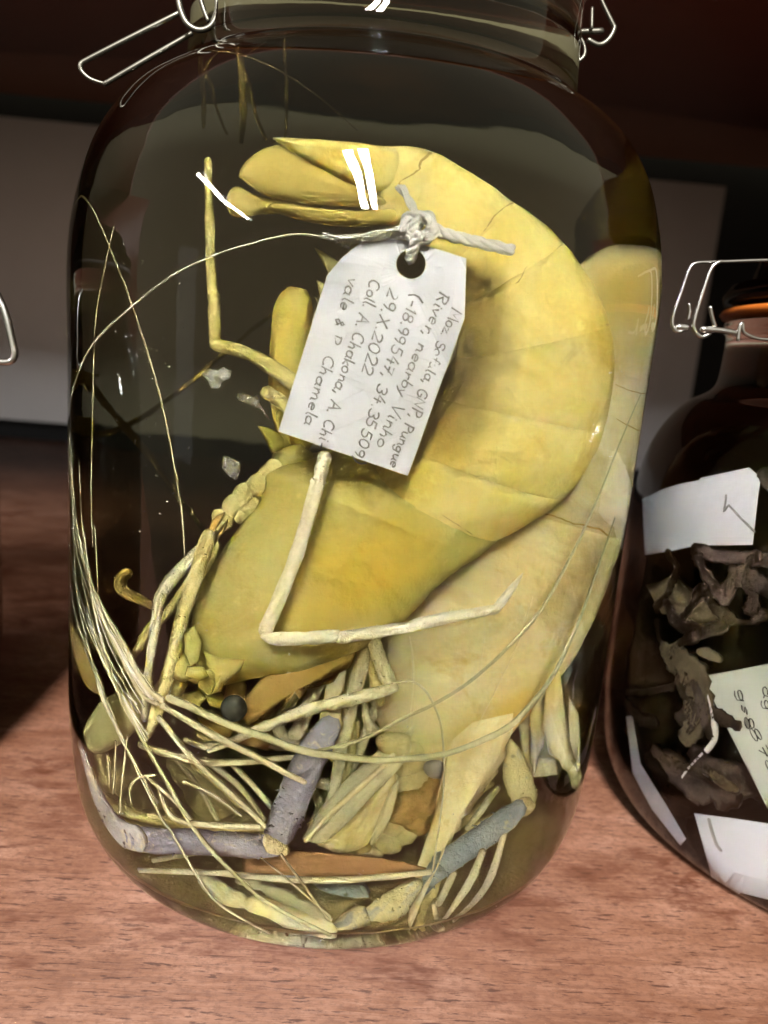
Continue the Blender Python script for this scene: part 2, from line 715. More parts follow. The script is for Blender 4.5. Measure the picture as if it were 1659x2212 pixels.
def skin(ve, rg, seg=36, rough=.03, sc_=None, mb=None, cap=True, pw=.86):
    m = mb or MB()
    k0 = len(m.v)
    for k, (c, e1, e2) in enumerate(rg):
        f = sc_[k] if sc_ else 1.0
        for i in range(seg):
            a = 2 * math.pi * i / seg
            ca, sa = math.cos(a), math.sin(a)
            ca = math.copysign(abs(ca) ** pw, ca)
            sa = math.copysign(abs(sa) ** pw, sa)
            p = c + (e1 * ca + e2 * sa) * f
            p += (p - c) * rough * (noise.noise(p * 9) + .5 * noise.noise(p * 26))
            m.v.append(ve.clamp(p))
    n = len(rg)
    for k in range(n - 1):
        for i in range(seg):
            j = (i + 1) % seg
            m.f.append((k0 + k * seg + i, k0 + k * seg + j, k0 + (k + 1) * seg + j, k0 + (k + 1) * seg + i))
    if cap:
        for k, flip in ((0, 1), (n - 1, 0)):
            c = len(m.v)
            m.v.append(ve.clamp(rg[k][0]))
            for i in range(seg):
                m.f.append((k0 + k * seg + i, k0 + k * seg + (i + 1) % seg, c))
    return m


def plate(ve, outline, Y, thick=.012, curve=0.0, smooth=True, mb=None, ragged=0.0):
    """A thin leaf (tail blade, antennal scale, shard) with the outline given in px; lens shaped in section."""
    m = mb or MB()
    k0 = len(m.v)
    o = [tuple(p) for p in outline]
    if smooth:
        o = cr(o + [o[0]], 4)[:-1]
    if ragged:
        o = [(x + random.uniform(-ragged, ragged), y + random.uniform(-ragged, ragged)) for x, y in o]
    W = [(ve.pt(x, y, Y) if ve else plane_pt(x, y, Y=Y)) for x, y in o]
    c = sum(W, Vector()) / len(W)
    nrm = Vector((0, 0, 0))
    for i in range(len(W)):
        nrm += (W[i] - c).cross(W[(i + 1) % len(W)] - c)
    nrm = nrm.normalized()
    if nrm.y > 0:
        nrm = -nrm
    n = len(W)
    fs = (1.0, .93, .75, .5, .25)
    for side in (1, -1):
        for f in fs:
            h = thick * math.sqrt(max(0, 1 - f ** 3)) * side
            for w in W:
                p = c + (w - c) * f + nrm * (h + curve * (1 - f * f))
                p += nrm * thick * .5 * noise.noise(p * 14) * (1 - f)
                m.v.append(ve.clamp(p) if ve else p)
        m.v.append(c + nrm * (thick * side + curve))
    blk = len(fs) * n + 1
    for s_ in (0, 1):
        b = k0 + s_ * blk
        for q in range(len(fs) - 1):
            for i in range(n):
                j = (i + 1) % n
                m.f.append((b + q * n + i, b + q * n + j, b + (q + 1) * n + j, b + (q + 1) * n + i))
        for i in range(n):
            m.f.append((b + (len(fs) - 1) * n + i, b + (len(fs) - 1) * n + (i + 1) % n, b + len(fs) * n))
    for i in range(n):
        j = (i + 1) % n
        m.f.append((k0 + i, k0 + blk + i, k0 + blk + j, k0 + j))
    return m


def lump(ve, px, py, rx, ry, Y, rough=.25, th=.8, freq=8, mb=None, ang=0.0):
    m = mb or MB()
    k0 = len(m.v)
    c = ve.pt(px, py, Y)
    ca, sa = math.cos(ang), math.sin(ang)
    ex = ve.pt(px + ca * 6, py + sa * 6, Y) - ve.pt(px - ca * 6, py - sa * 6, Y)
    ez = ve.pt(px - sa * 6, py + ca * 6, Y) - ve.pt(px + sa * 6, py - ca * 6, Y)
    ex = ex.normalized() * min(max(ex.length / 12, .0010), .0019) * rx
    ez = ez.normalized() * min(max(ez.length / 12, .0010), .0019) * ry
    ey = ex.cross(ez).normalized() * (ex.length + ez.length) / 2 * th
    nu, nw = 24, 14
    for j in range(nw + 1):
        b = math.pi * j / nw
        for i in range(nu):
            a = 2 * math.pi * i / nu
            d = ex * math.cos(a) * math.sin(b) + ey * math.sin(a) * math.sin(b) + ez * math.cos(b)
            p = c + d
            p = c + d * (1 + rough * (noise.noise(p * freq) + .6 * noise.noise(p * freq * 2.7)))
            m.v.append(ve.clamp(p))
    for j in range(nw):
        for i in range(nu):
            q = (i + 1) % nu
            m.f.append((k0 + j * nu + i, k0 + j * nu + q, k0 + (j + 1) * nu + q, k0 + (j + 1) * nu + i))
    return m


def sheet(ve, outline, Y, hole=None, thick=.006, bend=None):
    """A flat piece of paper with straight edges (and a punched hole), thickness modelled."""
    pts = []

    def at(x, y):
        d = Y + (bend(x, y) if bend else 0)
        return ve.pt(x, y, d)
    dense = []
    n = len(outline)
    for i in range(n):
        a, b = outline[i], outline[(i + 1) % n]
        k = max(1, int(math.hypot(b[0] - a[0], b[1] - a[1]) / 12))
        dense += [(a[0] + (b[0] - a[0]) * q / k, a[1] + (b[1] - a[1]) * q / k) for q in range(k)]
    loops = [dense]
    if hole:
        hx, hy, hr = hole
        loops.append([(hx + hr * math.cos(2 * math.pi * i / 36), hy + hr * math.sin(2 * math.pi * i / 36)) for i in range(36)])
    bm = bmesh.new()
    edges = []
    for lp in loops:
        vs = [bm.verts.new((x, y, 0)) for x, y in lp]
        edges += [bm.edges.new((vs[i], vs[(i + 1) % len(vs)])) for i in range(len(vs))]
    bmesh.ops.triangle_fill(bm, use_beauty=True, edges=edges)
    bmesh.ops.subdivide_edges(bm, edges=[e for e in bm.edges if e.calc_length() > 40], cuts=3, use_grid_fill=True)
    bmesh.ops.triangulate(bm, faces=bm.faces)
    bm.verts.index_update()
    m = MB()
    P = [at(v.co.x, v.co.y) for v in bm.verts]
    nv = len(P)
    m.v = P + [p + Vector((0, thick, 0)) for p in P]
    for f in bm.faces:
        ix = [v.index for v in f.verts]
        m.f.append(tuple(ix))
        m.f.append(tuple(i + nv for i in ix[::-1]))
    for e in bm.edges:
        if len(e.link_faces) == 1:
            a, b = e.verts[0].index, e.verts[1].index
            m.f.append((a, b, b + nv, a + nv))
    bm.free()
    return m


# ------------------------------------------------------------------ materials
M_glass = glass('jar_glass', 1.5, tint=(.985, .99, .98), wavy=.22)
M_lid = glass('smoky_lid_glass', 1.5, tint=(.30, .28, .25))
M_fluid = glass('yellowed_alcohol', 1.36 / 1.5, ((.96, .87, .02), 9.5), ((.98, .90, .34), 8.0))
M_fluid_b = glass('brown_alcohol', 1.36 / 1.5, ((.50, .40, .28), 60.0), ((.8, .72, .6), 4.0))
M_wood = wood()
M_steel = plain('galvanised_wire', (.62, .61, .58), .28, 1.0, .2, 300)
M_steel_shaded = plain('shaded_wire', (.20, .19, .155), .42, 1.0, .25, 300)  # wire colour darkened to carry the shade of the upper shelf
M_rubber_grey = plain('grey_rubber', (.10, .095, .09), .6)
M_murk = flesh('murky_tissue', (.36, .29, .15), (.50, .42, .25), scale=1.5, sss=0)
M_rubber = plain('orange_rubber', (.62, .16, .02), .5)
M_wall = plain('grey_painted_panel', (.80, .78, .78), .7, 0, .06, 8)
M_black = plain('black_frame', (.012, .012, .013), .6)
M_maroon = plain('maroon_board', (.16, .055, .035), .5, 0, .15, 20)
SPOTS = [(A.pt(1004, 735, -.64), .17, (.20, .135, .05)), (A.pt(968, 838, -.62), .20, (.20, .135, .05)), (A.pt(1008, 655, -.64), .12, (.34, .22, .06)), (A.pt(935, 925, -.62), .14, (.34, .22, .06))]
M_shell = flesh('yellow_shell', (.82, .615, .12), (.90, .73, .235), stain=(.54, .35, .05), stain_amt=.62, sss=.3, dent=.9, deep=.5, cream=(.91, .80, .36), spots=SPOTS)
SPOTS_C = [(A.pt(x, y, -.78), r, c) for x, y, r, c in ((600, 1440, .13, (.46, .29, .09)), (680, 1425, .14, (.50, .32, .10)), (760, 1400, .14, (.56, .38, .11)), (520, 1450, .10, (.46, .30, .10)),  # brown spots paint the underside shading into the carapace colour
                                                         (760, 1270, .22, (.66, .46, .06)), (850, 1230, .24, (.68, .48, .065)), (680, 1330, .16, (.58, .43, .09)))]
M_crease = flesh('brown_crease', (.44, .27, .06), (.56, .37, .10), scale=3, sss=0)
M_shell_front = flesh('olive_yellow_carapace', (.55, .45, .11), (.67, .57, .20), stain=(.42, .30, .065), stain_amt=.6, deep=.4, sss=.3, dent=.9, cream=(.58, .52, .22), spots=SPOTS_C)
M_blade = flesh('tail_blade', (.66, .51, .12), (.74, .61, .22), clear=.25, bump=.35)
M_pale = flesh('pale_cream_shell', (.92, .77, .40), (.94, .85, .58), stain=(.70, .49, .14), stain_amt=.6, sss=.25, dent=.9, deep=.5, cream=(.94, .88, .64), spots=[(A.pt(x, y, -.42), r, c) for x, y, r, c in ((1215, 1320, .09, (.50, .36, .14)), (1268, 1245, .08, (.50, .36, .14)), (1290, 1135, .07, (.56, .42, .18)), (1130, 1530, .14, (.80, .58, .14)), (1200, 1470, .10, (.78, .58, .16)), (1020, 1590, .12, (.80, .60, .2)), (1335, 585, .34, (.50, .36, .10)), (1400, 600, .26, (.50, .36, .10)))])  # last two spots paint a refracted amber glow onto the upper end
M_leg = flesh('cream_leg', (.76, .69, .44), (.84, .79, .58), scale=2, bump=.9, deep=.3)
M_leg_y = flesh('yellow_leg', (.74, .62, .25), (.82, .72, .36), scale=2, bump=.8)
M_leg_brown = flesh('brown_leg', (.42, .28, .09), (.56, .40, .15), scale=2)
M_feel = flesh('pale_feeler', (.62, .55, .32), (.74, .68, .45), scale=2, sss=0)
M_feel_white = flesh('white_feeler', (.74, .68, .52), (.84, .8, .66), scale=2, sss=0)
M_feel_green = flesh('greenish_feeler', (.50, .47, .24), (.64, .60, .34), scale=2, sss=0)
M_feel_brown = flesh('brown_feeler', (.26, .18, .07), (.36, .26, .11), scale=2, sss=0)
M_purple = flesh('lilac_claw_shell', (.27, .26, .34), (.40, .385, .44), stain=(.66, .58, .40), stain_amt=.58, scale=4, bump=.5, sss=0)
M_lavender = flesh('pale_lavender_shell', (.40, .38, .40), (.54, .51, .46), stain=(.66, .58, .40), stain_amt=.5, scale=2, bump=.5, sss=0)
M_blue = flesh('slate_blue_claw_shell', (.23, .29, .35), (.36, .40, .40), speck=(.10, .10, .09), stain=(.62, .56, .30), stain_amt=.62, scale=2, bump=.8, sss=0)
M_bluecream = flesh('cream_and_blue_shell', (.68, .62, .34), (.74, .66, .36), speck=(.20, .20, .17), stain=(.30, .33, .35), stain_amt=.52, scale=1.4, bump=.8, sss=0)
M_joint = flesh('joint_skin', (.66, .54, .26), (.78, .68, .42), stain=(.35, .22, .09), scale=3, bump=1)
M_brown = flesh('brown_mouthparts', (.34, .19, .06), (.52, .34, .14), stain=(.16, .08, .03), scale=3, bump=1.2, sss=0)
M_orange = flesh('amber_rostrum', (.44, .27, .08), (.54, .36, .13), stain=(.30, .16, .05), scale=2, clear=.08)
M_amber_glow = flesh('amber_glow', (.13, .075, .01), (.18, .11, .02), sss=0, deep=.3)
M_haze_layer = flesh('olive_haze_layer', (.30, .235, .10), (.42, .34, .17), stain=(.30, .15, .08), stain_amt=.58, scale=1.4, sss=0, bump=1)
M_strip = flesh('refracted_board', (.36, .185, .085), (.44, .24, .12), scale=1.5, sss=0, deep=.3)
M_eye = plain('dark_eye', (.045, .05, .042), .55)
M_scale = flesh('translucent_scale', (.58, .52, .22), (.68, .62, .30), clear=.3, sss=0)
M_film = film('clear_skin', (.62, .60, .50), .88)
M_paper = paper_mat('label_paper', (.86, .87, .93))
M_paper_green = paper_mat('greenish_paper', (.66, .69, .60))
M_pencil = plain('pencil', (.30, .30, .31), .6, 0, .7, 900)
M_ink = plain('ink', (.03, .03, .03), .6)
M_string = plain('cotton_string', (.72, .70, .66), .8, 0, .2, 500, .8)
M_dark = flesh('dark_brown_flesh', (.040, .026, .018), (.085, .055, .038), scale=1.5, sss=0, bump=.8)
M_mid = flesh('mid_brown_flesh', (.065, .046, .036), (.115, .083, .064), stain=(.10, .06, .04), scale=2, sss=0)
M_tan = flesh('tan_flesh', (.11, .085, .047), (.20, .16, .09), scale=1.2, sss=0)

# ------------------------------------------------------------------ the shelf
WALL = 9.45
ztop = plane_pt(90, 205, Y=WALL).z


def struct(o, label, cat):
    return tag(o, label, cat, kind='structure')


struct(box(-13, 13, -1.75, 9.36, -.25, 0).build('shelf_board', M_wood, origin=(0, 0, 0)),
       'reddish plywood shelf board that the glass jars stand on', 'shelf')
xr = plane_pt(1566, 420, Y=WALL).x
struct(box(-13, xr, WALL, WALL + .2, .28, ztop - .35).build('back_wall', M_wall, origin=(0, WALL, .28)),
       'grey painted panel at the back of the shelf', 'wall')
struct(box(-13, 13, WALL + .22, WALL + .4, -1.2, ztop + 1).build('wall_frame', M_black, origin=(0, WALL + .3, -1)),
       'black frame round the grey back panel', 'wall')
struct(box(-13, 13, .4, WALL + .1, ztop, ztop + .25).build('upper_shelf', M_maroon, origin=(0, 0, ztop)),
       'dark maroon underside of the shelf above the jars', 'shelf')
for sx in (-1, 1):  # added unseen boards that keep room light out of the jar's sides
    struct(box(min(sx * 9, sx * 9.25), max(sx * 9, sx * 9.25), -1.2, WALL + .1, .004, ztop - .004).build('side_light_blocker', M_maroon, origin=(sx * 9, 0, 0)),
           'unseen maroon board added to block light at the %s end of the shelf' % ('left' if sx < 0 else 'right'), 'light blocker')

# ------------------------------------------------------------------ middle jar
jar = thing('clip_top_jar', 'tall clear glass jar in the middle holding two yellow prawns', 'jar', (0, 0, 0))
lathe(A.outer, 0, 0, 200).build('glass_body', M_glass, jar)
lathe([(.02, 3.09), (.6, 3.09), (.68, 3.1), (.69, 3.14), (.66, 3.2), (.4, 3.25), (.02, 3.26)], 0, 0, 96).build('lid', M_glass, jar)
lathe([(.5, 3.052), (.69, 3.052), (.7, 3.07), (.69, 3.088), (.5, 3.088)], 0, 0, 96).build('rubber_seal', M_rubber, jar)
fl = lathe(A.inner, 0, 0, 200).build('preserving_fluid', M_fluid, origin=(0, 0, .05))
tag(fl, 'yellowish preserving alcohol filling the tall middle jar', 'fluid', kind='stuff')

lev = MB()
tube(None, [(225, 182, 6), (300, 138, 6.5), (414, 72, 6)], -.35, mb=lev, rough=.03)
tube(None, [(227, 181, 4), (196, 171, 4.5), (177, 154, 5), (175, 139, 6), (192, 127, 6), (290, 77, 6.5), (387, 28, 6)], -.35, mb=lev, rough=.03)
lv = lev.build('clasp_lever', M_steel_shaded, jar)
lev = MB()
tube(None, [(383, -50, 7), (386, 0, 7), (393, 29, 7), (405, 52, 7), (428, 65, 7), (452, 59, 7), (466, 38, 6), (470, 10, 6), (462, -50, 6)], -.42, mb=lev, rough=.03)
tube(None, [(428, -50, 5), (432, -10, 5), (440, 20, 5), (450, 45, 5)], -.40, mb=lev, rough=.03)
lev.build('neck_loop', M_steel_shaded, jar)
lev = MB()
tube(None, [(1240, 60, 3.6), (1235, 79, 3.6), (1222, 104, 4), (1218, 121, 4), (1238, 136, 4), (1258, 126, 4), (1264, 109, 4), (1258, 88, 3.6), (1249, 76, 3.6)], -.1, mb=lev, rough=.02)
tube(None, [(1205, 66, 4), (1225, 62, 4), (1240, 60, 3.6)], -.1, mb=lev, rough=.02)
lev.build('hinge_loop', M_steel_shaded, jar)
lev = MB()
tube(None, [(1290, -30, 4.5), (1299, 0, 4.5), (1322, 48, 5), (1327, 62, 5), (1314, 86, 5.5), (1294, 97, 6), (1271, 86, 6)], -.12, mb=lev, rough=.02)
tube(None, [(1238, 69, 7), (1301, 67, 7)], -.1, mb=lev, rough=.02)
tube(None, [(1279, 17, 4), (1278, 62, 4)], -.12, mb=lev, rough=.02)
lev.build('hinge_hook', M_steel_shaded, jar)

m = MB()  # added layer whose olive colour stands for lit haze at the bottom
NR, NS = 26, 96
for k in range(NR + 1):
    for i in range(NS):
        a = 2 * math.pi * i / NS
        r = .85 * k / NR
        p = Vector((r * math.cos(a), r * math.sin(a), .056))
        f = max(0, 1 - (k / NR) ** 6)
        p.z += f * (.008 + .028 * abs(noise.noise(p * 5)) + .018 * noise.noise(p * 17)) + .06 * max(0, (k / NR - .8) / .2) ** 2
        m.v.append(A.clamp(p, .004))
for k in range(NR):
    for i in range(NS):
        j = (i + 1) % NS
        m.f.append((k * NS + i, k * NS + j, (k + 1) * NS + j, (k + 1) * NS + i))
tag(m.build('haze_layer', M_haze_layer, origin=(0, 0, .06)), 'olive brown layer added as lit haze over the bottom of the middle jar', 'haze_layer', kind='stuff')
random.seed(11)
m = MB()
for _ in range(110):
    x, y = (random.gauss(300, 90), random.uniform(560, 1150)) if random.random() < .55 else (random.uniform(260, 1200), random.uniform(1200, 1960))
    c = A.pt(x, y, random.choice((-2, -.7, -.5)), .02)
    r = random.uniform(.0015, .0042)
    k0 = len(m.v)
    for _q in range(4):
        m.v.append(A.clamp(c + Vector((random.gauss(0, 1), random.gauss(0, 1), random.gauss(0, 1))) * r))
    m.f += [(k0, k0 + 1, k0 + 2), (k0, k0 + 2, k0 + 3), (k0, k0 + 1, k0 + 3), (k0 + 1, k0 + 2, k0 + 3)]
tag(m.build('floating_debris', M_feel_white, origin=(0, 0, 1), smooth=False), 'fine pale specks drifting in the alcohol of the middle jar', 'debris', kind='stuff')

# ------------------------------------------------------------------ front prawn
front = thing('prawn', 'yellow prawn curled in front with its tail at the top', 'prawn', (0, -.5, 1.0), 'prawns in the middle jar')
AB = [(800, 318, 822, 486), (935, 330, 866, 500), (1110, 437, 945, 590), (1215, 525, 990, 660), (1315, 705, 985, 770), (1302, 930, 925, 850),
      (1216, 1074, 850, 950), (1060, 1172, 700, 985), (990, 1235, 585, 1015)]
DEP = [-.62, -.60, -.58, -.56, -.54, -.52, -.52, -.50, -.50]
st = [(*a, d) for a, d in zip(AB, DEP)]
rg = rings(A, st, n=8, th=.62)
NB = 8
body_v, body_f = [], []
for k in range(7):
    lo, hi = k * NB, (k + 1) * NB + (2 if k < 6 else 0)
    seg_r = rg[lo:hi + 1]
    n = len(seg_r)
    # the tail-side edge of every plate lies over the next one
    scl = [1.020 - .036 * i / (n - 1) + .016 * math.sin(math.pi * i / (n - 1)) for i in range(n)]
    scl[0] = 1.004
    seg_n = ['amber_glow_patch'] + ['abdomen_segment'] * 6
    sm_ = skin(A, seg_r, 44, .05, scl)
    body_v += [v.copy() for v in sm_.v]
    body_f += [tuple(i + len(body_v) - len(sm_.v) for i in f) for f in sm_.f]
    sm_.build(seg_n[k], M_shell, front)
BODY = BVHTree.FromPolygons(body_v, body_f)

def crease(ve, ring, a0, a1, r, mb, f=1.0, wob=.03):
    c, e1, e2 = ring
    W = []
    for i in range(15):
        a = math.radians(a0 + (a1 - a0) * i / 14)
        ca, sa = math.cos(a), math.sin(a)
        ca, sa = math.copysign(abs(ca) ** .86, ca), math.copysign(abs(sa) ** .86, sa)
        p = c + (e1 * ca + e2 * sa) * f
        W.append(p + e1.cross(e2).normalized() * wob * (noise.noise(p * 7) + .6 * noise.noise(p * 22)))
    tube_world(W, [r * (.35 + .65 * math.sin(math.pi * (i + 1) / 16)) * random.uniform(.7, 1.2) for i in range(15)], 6, .5, ve, mb)


for pts in ([(931, 329, 3.4), (907, 353, 3), (905, 367, 2.4), (868, 389, 2.2), (863, 399, 2), (876, 418, 1)], [(1107, 437, 2.2), (1075, 460, 2), (1057, 482, 2.4), (1046, 498, 2), (1034, 503, .8)],
            [(1215, 528, 1.6), (1180, 552, 1.4), (1140, 574, 1.6), (1119, 609, 2.2), (1088, 614, 1), (1049, 607, .6)], [(1314, 702, 1.4), (1271, 711, 1.1), (1219, 721, .9), (1173, 724, .5)],
            [(1134, 868, .8), (1131, 894, 1.4), (1153, 909, .8)], [(1010, 1018, .8), (1023, 1027, 1.8), (1046, 1030, 1.4), (1075, 1024, .6)], [(935, 1098, .8), (951, 1109, 1.6), (990, 1135, 1.8), (1034, 1163, 1.2)],
            [(1266, 1000, .8), (1240, 1016, 1), (1190, 1030, .6)]):
    W, R = [], []
    for x, y, r in cr(pts, 5):
        x += random.uniform(-1.2, 1.2)
        y += random.uniform(-1.2, 1.2)
        b, d = A.sight(x, y)
        h = BODY.ray_cast(b, d)
        if h[0] is not None:
            W.append(h[0] + d * .002)
            R.append(r * .0013)
    if len(W) > 3:
        tube_world(W, R, 6, .4, A).build('segment_crease', M_crease, front)
CA = [(1075, 1160, 790, 960), (1035, 1200, 590, 1008), (960, 1252, 560, 1080), (870, 1342, 480, 1190), (790, 1395, 428, 1280), (700, 1432, 414, 1350), (610, 1450, 416, 1400), (540, 1465, 432, 1440),
      (490, 1480, 455, 1470)]
CAR_TOP = 1.0
rc = rings(A, [(*a, d) for a, d in zip(CA, [-.50, -.50, -.52, -.55, -.57, -.58, -.58, -.58, -.58])], n=7, th=.62)
skin(A, rc, 52, .03, [1.03 - .03 * min(1, i / 6) for i in range(len(rc))]).build('carapace', M_shell_front, front)
m = MB()
plate(A, [(440, 1405), (470, 1420), (530, 1425), (520, 1448), (503, 1461), (479, 1483), (455, 1502), (466, 1482), (463, 1452), (448, 1438)], -.80, .022, smooth=False, mb=m)
plate(A, [(404, 1440), (440, 1440), (452, 1462), (432, 1470), (416, 1464), (400, 1458)], -.74, .02, smooth=False, mb=m)
m.build('cheek_spine', M_shell_front, front)
random.seed(3)
g = MB()
for pts, yy in (([(398, 1368), (420, 1350), (436, 1390), (430, 1430), (412, 1440), (396, 1410)], -.76), ([(372, 1430), (400, 1408), (424, 1436), (420, 1462), (392, 1476), (370, 1462)], -.72),
                ([(430, 1452), (462, 1446), (486, 1468), (478, 1492), (450, 1500), (428, 1482)], -.68), ([(352, 1470), (384, 1460), (404, 1480), (392, 1504), (362, 1506)], -.66),
                ([(440, 1500), (480, 1494), (500, 1512), (484, 1530), (452, 1526)], -.55), ([(392, 1496), (430, 1490), (446, 1510), (424, 1530), (396, 1524)], -.56)):
    plate(A, pts, yy, .018, ragged=2.5, smooth=False, mb=g)
g.build('mouthparts', M_shell_front, front)
g = MB()
for pts, yy in (([(420, 1540), (470, 1530), (520, 1560), (500, 1590), (440, 1580)], -.42), ([(500, 1580), (560, 1560), (600, 1584), (580, 1612), (520, 1606)], -.40)):
    plate(A, pts, yy, .05, ragged=5, smooth=False, mb=g)
g.build('mouthparts', M_leg_brown, front)
# amber rostrum with its saw teeth
ros = [(775, 1398), (758, 1442), (747, 1432), (722, 1473), (711, 1456), (692, 1482), (682, 1464), (648, 1512), (638, 1492), (606, 1538), (597, 1514), (572, 1566), (556, 1548), (536, 1568), (522, 1550),
       (528, 1512), (560, 1470), (620, 1430), (700, 1400)]
plate(A, ros, -.62, .016, smooth=False).build('rostrum', M_orange, front)
eye = lump(A, 505, 1530, 29, 28, -.66, .02).build('eye', M_eye, front)
tube(A, [(512, 1478, 22), (508, 1500, 24), (506, 1516, 24)], -.57).build('eyestalk', M_orange, eye)
# tail fan
plate(A, [(590, 300), (600, 297), (700, 302), (800, 312), (860, 330), (850, 405), (800, 415), (720, 380), (640, 335)], -.66, .035).build('telson', M_shell, front)
plate(A, [(516, 382), (522, 360), (548, 334), (590, 316), (640, 334), (740, 390), (830, 430), (812, 446), (720, 446), (640, 438), (570, 420)], -.70, .03).build('tail_blade', M_blade, front)
plate(A, [(548, 336), (575, 322), (620, 312), (700, 350), (800, 410), (760, 400), (650, 350), (590, 335)], -.64, .02).build('tail_blade', M_blade, front)
plate(A, [(486, 442), (494, 414), (515, 402), (560, 422), (640, 436), (700, 444), (640, 462), (570, 462), (530, 470), (500, 466)], -.66, .022).build('tail_blade', M_blade, front)
plate(A, [(572, 448), (600, 436), (700, 450), (800, 456), (850, 452), (850, 478), (790, 490), (700, 486), (630, 470)], -.68, .03).build('tail_blade', M_blade, front)


def limb(par, name, pts, Y, mat, ve=A, **kw):
    if name == 'feeler':
        kw.setdefault('wob', 1.3)
    elif name in ('walking_leg', 'leg', 'leg_stub'):
        kw.setdefault('uneven', .14)
        kw.setdefault('spines', .35)
        kw.setdefault('wob', .9)
    elif name in ('claw_arm', 'forearm', 'claw_finger'):
        kw.setdefault('uneven', .10)
        kw.setdefault('spines', .4)
    return tube(ve, pts, Y, **kw).build(name, mat, par)


WL = 'walking_leg'
limb(front, WL, [(449, 345, 9), (450, 365, 10), (451, 420, 9), (455, 560, 11), (459, 628, 13), (461, 640, 15), (463, 655, 14), (464, 735, 13), (472, 746, 15), (500, 752, 14), (560, 775, 15), (640, 830, 19)],
     [-.45] * 5 + [-.46] * 3 + [-.5] * 4, M_leg_y, n=4)
limb(front, 'leg_stub', [(572, 846, 13), (600, 862, 15), (660, 910, 17)], -.55, M_leg_y)
limb(front, WL, [(702, 985, 17), (690, 1035, 15), (686, 1045, 18), (662, 1130, 16), (636, 1212, 16), (600, 1300, 17), (572, 1366, 17)], -.84, M_leg, n=5)
limb(front, WL, [(566, 1374, 6), (590, 1380, 13), (660, 1379, 15), (726, 1374, 14), (734, 1378, 13), (800, 1367, 13), (885, 1354, 12), (894, 1350, 13), (980, 1332, 12), (1058, 1318, 10), (1074, 1312, 11),
                 (1100, 1280, 8), (1120, 1252, 4), (1130, 1238, 1)], -.86, M_leg, n=4)
limb(front, WL, [(452, 1150, 14), (443, 1178, 18), (420, 1255, 17), (395, 1328, 16), (374, 1420, 14), (352, 1498, 15), (330, 1560, 14), (318, 1588, 9)], -.72, M_leg_y)
limb(front, WL, [(440, 1180, 12), (411, 1209, 14), (372, 1250, 15), (350, 1282, 14), (342, 1310, 13), (326, 1410, 10), (318, 1480, 10), (312, 1554, 8)], -.68, M_leg)
limb(front, WL, [(281, 1236, 11), (266, 1244, 14), (260, 1268, 15), (280, 1284, 12), (332, 1308, 9), (350, 1320, 8)], -.45, M_leg_brown)
limb(front, WL, [(420, 1240, 10), (390, 1285, 12), (356, 1330, 11), (328, 1352, 11), (302, 1395, 10), (280, 1427, 8), (262, 1462, 6)], -.5, M_leg_y)
limb(front, WL, [(400, 1300, 16), (382, 1380, 18), (370, 1450, 20), (345, 1510, 22)], -.55, M_leg_y)
# ruffled leg bases and gill edge along the underside
g = MB()
for (x, y, rx, ry, a) in ((560, 1050, 34, 26, -.7), (528, 1070, 30, 24, -.7), (500, 1092, 28, 24, -.8), (478, 1120, 24, 26, -.9), (590, 1022, 30, 26, -.5), (540, 1100, 40, 22, -.8),
                          (455, 1205, 16, 34, .5), (440, 1330, 20, 40, .3), (400, 1440, 26, 34, .4), (430, 1455, 30, 22, -.3), (380, 1470, 26, 18, -.5)):
    lump(A, x, y, rx, ry, -.54, .35, .6, 16, g, a)
g.build('leg_base', M_leg_y, front)
g = MB()
plate(A, [(487, 1105), (478, 1125), (462, 1150), (447, 1178), (452, 1140), (462, 1118)], -.7, .02, mb=g)
plate(A, [(492, 1120), (488, 1140), (470, 1165), (458, 1190), (470, 1150)], -.66, .02, mb=g)
g.build('gill_flap', M_leg_brown, front)
limb(front, 'swimmeret', [(640, 640, 36), (634, 672, 46), (628, 720, 44), (624, 800, 46), (628, 870, 46), (640, 960, 40)], -.38, M_shell, n=5, rough=.05)
g = MB()
plate(A, [(556, 920), (585, 925), (612, 945), (616, 965), (596, 984), (584, 976), (572, 950)], -.5, .02, mb=g)
plate(A, [(596, 890), (612, 888), (628, 960), (640, 1010), (612, 1012), (600, 960)], -.48, .03, mb=g)
plate(A, [(590, 975), (650, 960), (680, 1000), (660, 1040), (600, 1030), (586, 1005)], -.5, .05, mb=g)
lump(A, 640, 1000, 40, 34, -.52, .35, .7, 14, g)
g.build('swimmeret', M_shell_front, front)
g = MB()
plate(A, [(680, 535), (705, 548), (733, 570), (716, 592), (700, 572)], -.55, .01, mb=g)
plate(A, [(684, 604), (704, 616), (702, 650), (690, 632)], -.55, .01, mb=g)
plate(A, [(678, 640), (694, 650), (690, 672)], -.55, .01, mb=g)
g.build('swimmeret', M_scale, front)
# antennal scale and feathery feeler base at lower left
plate(A, [(180, 1575), (214, 1520), (262, 1492), (318, 1486), (336, 1530), (300, 1572), (262, 1606), (214, 1628), (186, 1612)], -.45, .03).build('antennal_scale', M_scale, front)
plate(A, [(150, 1335), (166, 1360), (196, 1420), (226, 1478), (214, 1500), (186, 1482), (164, 1430), (152, 1380)], -.35, .02).build('antennal_scale', M_leg_brown, front)

